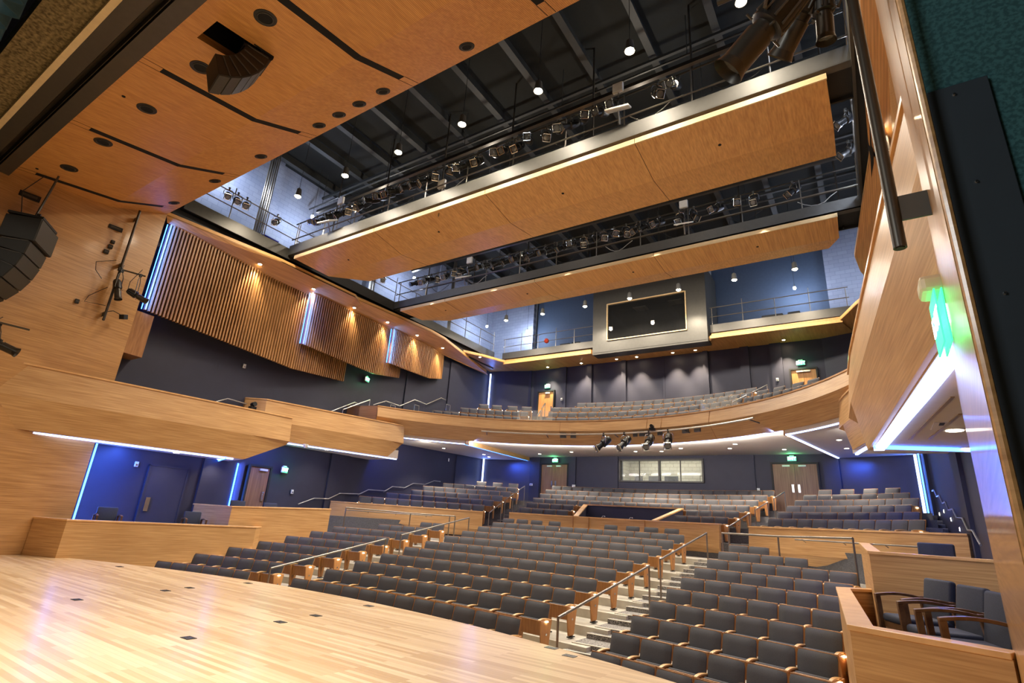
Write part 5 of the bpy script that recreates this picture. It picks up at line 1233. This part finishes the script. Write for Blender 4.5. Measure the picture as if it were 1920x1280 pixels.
# ------------------------------------------------------------------ handrails
def handrail(label, path, posts, mat='rail', r=.022, pr=.018, grp=None, mid=None, name='handrail'):
    """posts: list of (x, y, z_top, z_foot)"""
    t = thing(name, label, 'handrail', (0, 0, 0), 0, grp)
    MB().tube(path, r, 10).build('rail', M[mat], t, smooth=True)
    for (x, y, z1, z0) in posts:
        MB().tube([(x, y, z0), (x, y, z1)], pr, 8).build('post', M[mat], t, smooth=True)
        MB().tube([(x, y, z0), (x, y, z0+.012)], .045, 12).build('post_base', M[mat], t)
    if mid: MB().tube(mid, r*.8, 8).build('lower_rail', M[mat], t, smooth=True)
    return t
def brackets(t, pts, n, mat='rail'):
    for p in pts: MB().tube([p, (p[0]+n[0], p[1]+n[1], p[2]-.06)], .010, 6).build('bracket', M[mat], t)
for s in (-1, 1):
    sd = SIDE[s]
    f = lambda y: (s*(4.12+.0445*(y-8.93)), y, .10+.185*(y-8.93))
    for i, (y0, y1) in enumerate(((8.93, 12.95), (13.65, 17.45))):
        a, b = f(y0), f(y1)
        handrail('sloping metal handrail in the %s front aisle, %s section' % (sd, ('lower', 'upper')[i]), [a, b], [(a[0], a[1], a[2], a[2]-.90), (b[0], b[1], b[2], b[2]-.93)], 'rail', .026, .022, 'front aisle handrails')
    g = lambda q: (s*(4.78+1.14*q), 19.15+4.1*q+.35*q*q, 1.93+1.45*q)
    for i, (q0, q1) in enumerate(((0, .34), (.44, .68), (.80, 1.02))):
        a, b = g(q0), g(q1)
        handrail('sloping metal handrail in the %s rear aisle, %s section' % (sd, ('lower', 'middle', 'upper')[i]), [a, b], [(a[0], a[1], a[2], a[2]-.92), (b[0], b[1], b[2], b[2]-.92)], 'rail', .022, .018, 'rear aisle handrails')
    p = [(5.0, 17.2, 1.70), (5.2, 17.1, 1.70), (6.6, 16.36, 1.70), (8.35, 14.6, 1.74)]; p = [(s*x, y, z) for x, y, z in p]
    handrail('level metal guard rail behind the %s side seats along the cross aisle' % sd, p, [(q[0], q[1], q[2], .62) for q in p], 'rail', .026, .022, 'cross aisle guard rails', [(q[0], q[1], .92) for q in p])
    w = [(6.9, 18.02), (8.2, 17.0), (9.7, 15.82)]; off = .14
    pts = [(s*(x-.08), y-.11, 1.66) for x, y in w]
    t = handrail('dark handrail bracketed to the %s rear parapet' % sd, pts, [], 'rail', .02, .02, 'parapet handrails')
    brackets(t, [(s*(x-.08), y-.11, 1.66) for x, y in ((7.1, 17.86), (8.1, 17.08), (9.0, 16.37))], (s*.07, .09))
    hr = [(13.93, 1.75), (14.64, 2.03), (15.36, 2.06), (15.9, 2.32), (16.99, 2.38), (17.48, 2.61), (18.51, 2.64), (18.95, 2.88), (19.79, 2.9), (20.35, 3.16), (21.22, 3.19), (21.89, 3.44), (22.4, 3.45)]
    t = handrail('stepped metal handrail along the lower %s navy wall' % sd, [(s*10.44, y, z) for y, z in hr], [], 'railwhite', .022, .02, 'wall handrails')
    brackets(t, [(s*10.44, y, z) for y, z in (hr[2], hr[4], hr[6], hr[8], hr[10])], (s*.1, 0), 'railwhite')
    for i, hr in enumerate(([(9.3, 4.75), (10.15, 5.2), (10.9, 5.16)], [(14.5, 5.55), (15.9, 6.33), (16.15, 6.28)], [(17.0, 6.45), (17.75, 6.80), (18.7, 6.76), (19.7, 7.3), (20.6, 7.25), (21.7, 7.85), (22.1, 7.83)])):
        t = handrail('pale metal handrail on the upper %s wall, %s from the stage' % (sd, od(i+1)), [(s*10.42, y, z) for y, z in hr], [], 'railwhite', .022, .02, 'upper wall handrails')
        brackets(t, [(s*10.42, y, z) for y, z in hr[1:2]], (s*.1, 0), 'railwhite')
    t = handrail('short sloping pale rail above the middle %s box' % sd, [(s*9.9, 14.9, 5.75), (s*9.9, 16.3, 6.5)], [(s*9.9, 16.3, 6.5, 5.5), (s*9.9, 14.9, 5.75, 4.6)], 'railwhite')
    for i, y in enumerate((17.6, 19.2, 21.6)):
        z = (6.55, 6.9, 7.45)[i]
        handrail('narrow pale hoop rail by the upper %s wall, %s from the stage' % (sd, od(i+1)), [(s*9.9, y, z-.9), (s*9.9, y, z), (s*9.9, y+.32, z), (s*9.9, y+.32, z-.9)], [], 'railwhite', .018, .018, 'hoop rails')
    # balcony aisle rails
    ux = -.375 if s < 0 else .43
    for i, (r0, r1) in enumerate(((11.0, 11.9), (12.3, 13.3))):
        F = lambda r: (ux*r, CY3+r*sqrt(1-ux*ux), 5.55+.45*(r-10.95)/.93+.95)
        a, b = F(r0), F(r1); handrail('pale sloping handrail in the %s balcony aisle, %s section' % (sd, ('lower', 'upper')[i]), [a, b], [(a[0], a[1], a[2], a[2]-1.0), (b[0], b[1], b[2], b[2]-1.0)], 'railwhite', .026, .02, 'balcony aisle handrails')
    a0 = math.asin(ux)
    t = thing('glass_guard', 'clear glass guard on the balcony front at the foot of the %s aisle' % sd, 'glass guard')
    q = [bal(a0+(i-4)*.02, BR+.16, 0) for i in range(9)]
    MB().sweep(q, lambda i: [(q[i][0], q[i][1], ZT+.02), (q[i][0], q[i][1]+.015, ZT+.02), (q[i][0], q[i][1]+.015, ZT+.5), (q[i][0], q[i][1], ZT+.5)]).build('pane', M['glass'], t)
    MB().sweep(q, lambda i: [(q[i][0], q[i][1]-.05, ZT+.016), (q[i][0], q[i][1]+.06, ZT+.016), (q[i][0], q[i][1]+.06, ZT+.05), (q[i][0], q[i][1]-.05, ZT+.05)]).build('base_rail', M['whiteplastic'], t)
# small step lights on the right wall
for i, (y, z) in enumerate(((22.6, 2.75), (21.0, 2.75), (19.4, 2.45), (17.8, 2.15), (16.4, 1.75))):
    t = thing('step_light', 'tiny glowing step light low on the right navy wall, %s from the rear' % od(i+1), 'step light', (10.54, y, z), 0, 'step lights'); MB().box((0, 0, 0), (.02, .12, .12)).build('plate', M['whiteplastic'], t, bevel=.004); MB().box((-.012, 0, 0), (.01, .08, .08)).build('lens', M['warmsoft'], t)

# remove the lantern pattern object
for o in list(LT.children_recursive)+[LT]: bpy.data.objects.remove(o)

# ------------------------------------------------------------------ lights of the stage and house, added fills, world, colour
WARM = (1, .89, .74)
lamp('AREA', (0, -3.5, 8.6), 90, WARM, (13, 1.2), (0, 10, 3.0), name='stage_batten')
lamp('SPOT', (4.2, .4, 8.4), 3000, (1, .93, .82), .3, (2.2, 2.2, 0), 1.0, 1., name='stage_down')
lamp('SPOT', (-4, .2, 8.4), 800, (1, .93, .82), .3, (-4, 3.0, 0), 1.3, 1., name='stage_down')
for x in (-6, -2, 2, 6): lamp('SPOT', (x, 10.6, 12.3), 2200, WARM, .1, (x*.75, 21.4, 5.9), .5, .9, name='catwalk_wash')
for x in (-7, -3.5, 0, 3.5, 7): lamp('SPOT', (x, 16.3, 11.0), 900, WARM, .15, (x*.9, 12.6, 0), 1.7, .9, name='house_fill')  # added fill over the front seats, no fixtures hang here
for x in (-6, -2, 2, 6): lamp('SPOT', (x, 10.9, 10.55), 420, WARM, .15, (x*.95, 9.6, 0), 2.1, .8, name='house_fill')  # second row of added fill, also without fixtures
for x in (-6.5, -1, 4.5): lamp('POINT', (x, 12.4, 13.3), 70, WARM, .1, name='catwalk_fill')  # added fill for the second catwalk fascia and roof beams, no fixtures
lamp('AREA', (5, -4.0, 5.5), 110, (.9, .97, 1.), (2, 2), (9.8, 2, 2.2), name='teal_wall_fill')  # unseen fill, added to lift the dark teal wall and its board
lamp('AREA', (0, 20.5, 12.6), 500, WARM, (15, .5), (0, 23.5, 5), name='rear_area_light')  # bare area light aimed down at the balcony, no fixture
w = bpy.data.worlds.new('world'); SC.world = w; w.use_nodes = True
w.node_tree.nodes['Background'].inputs[0].default_value = (.8, .85, 1., 1); w.node_tree.nodes['Background'].inputs[1].default_value = .05
SC.view_settings.view_transform = 'Standard'; SC.view_settings.look = 'None'; SC.view_settings.gamma = 1; SC.view_settings.exposure = 1.0
try:
    SC.cycles.use_denoising = True; SC.cycles.max_bounces = 6; SC.cycles.diffuse_bounces = 4; SC.cycles.glossy_bounces = 3; SC.cycles.sample_clamp_indirect = 4; SC.cycles.use_light_tree = True; SC.cycles.caustics_reflective = False; SC.cycles.caustics_refractive = False
except Exception: pass
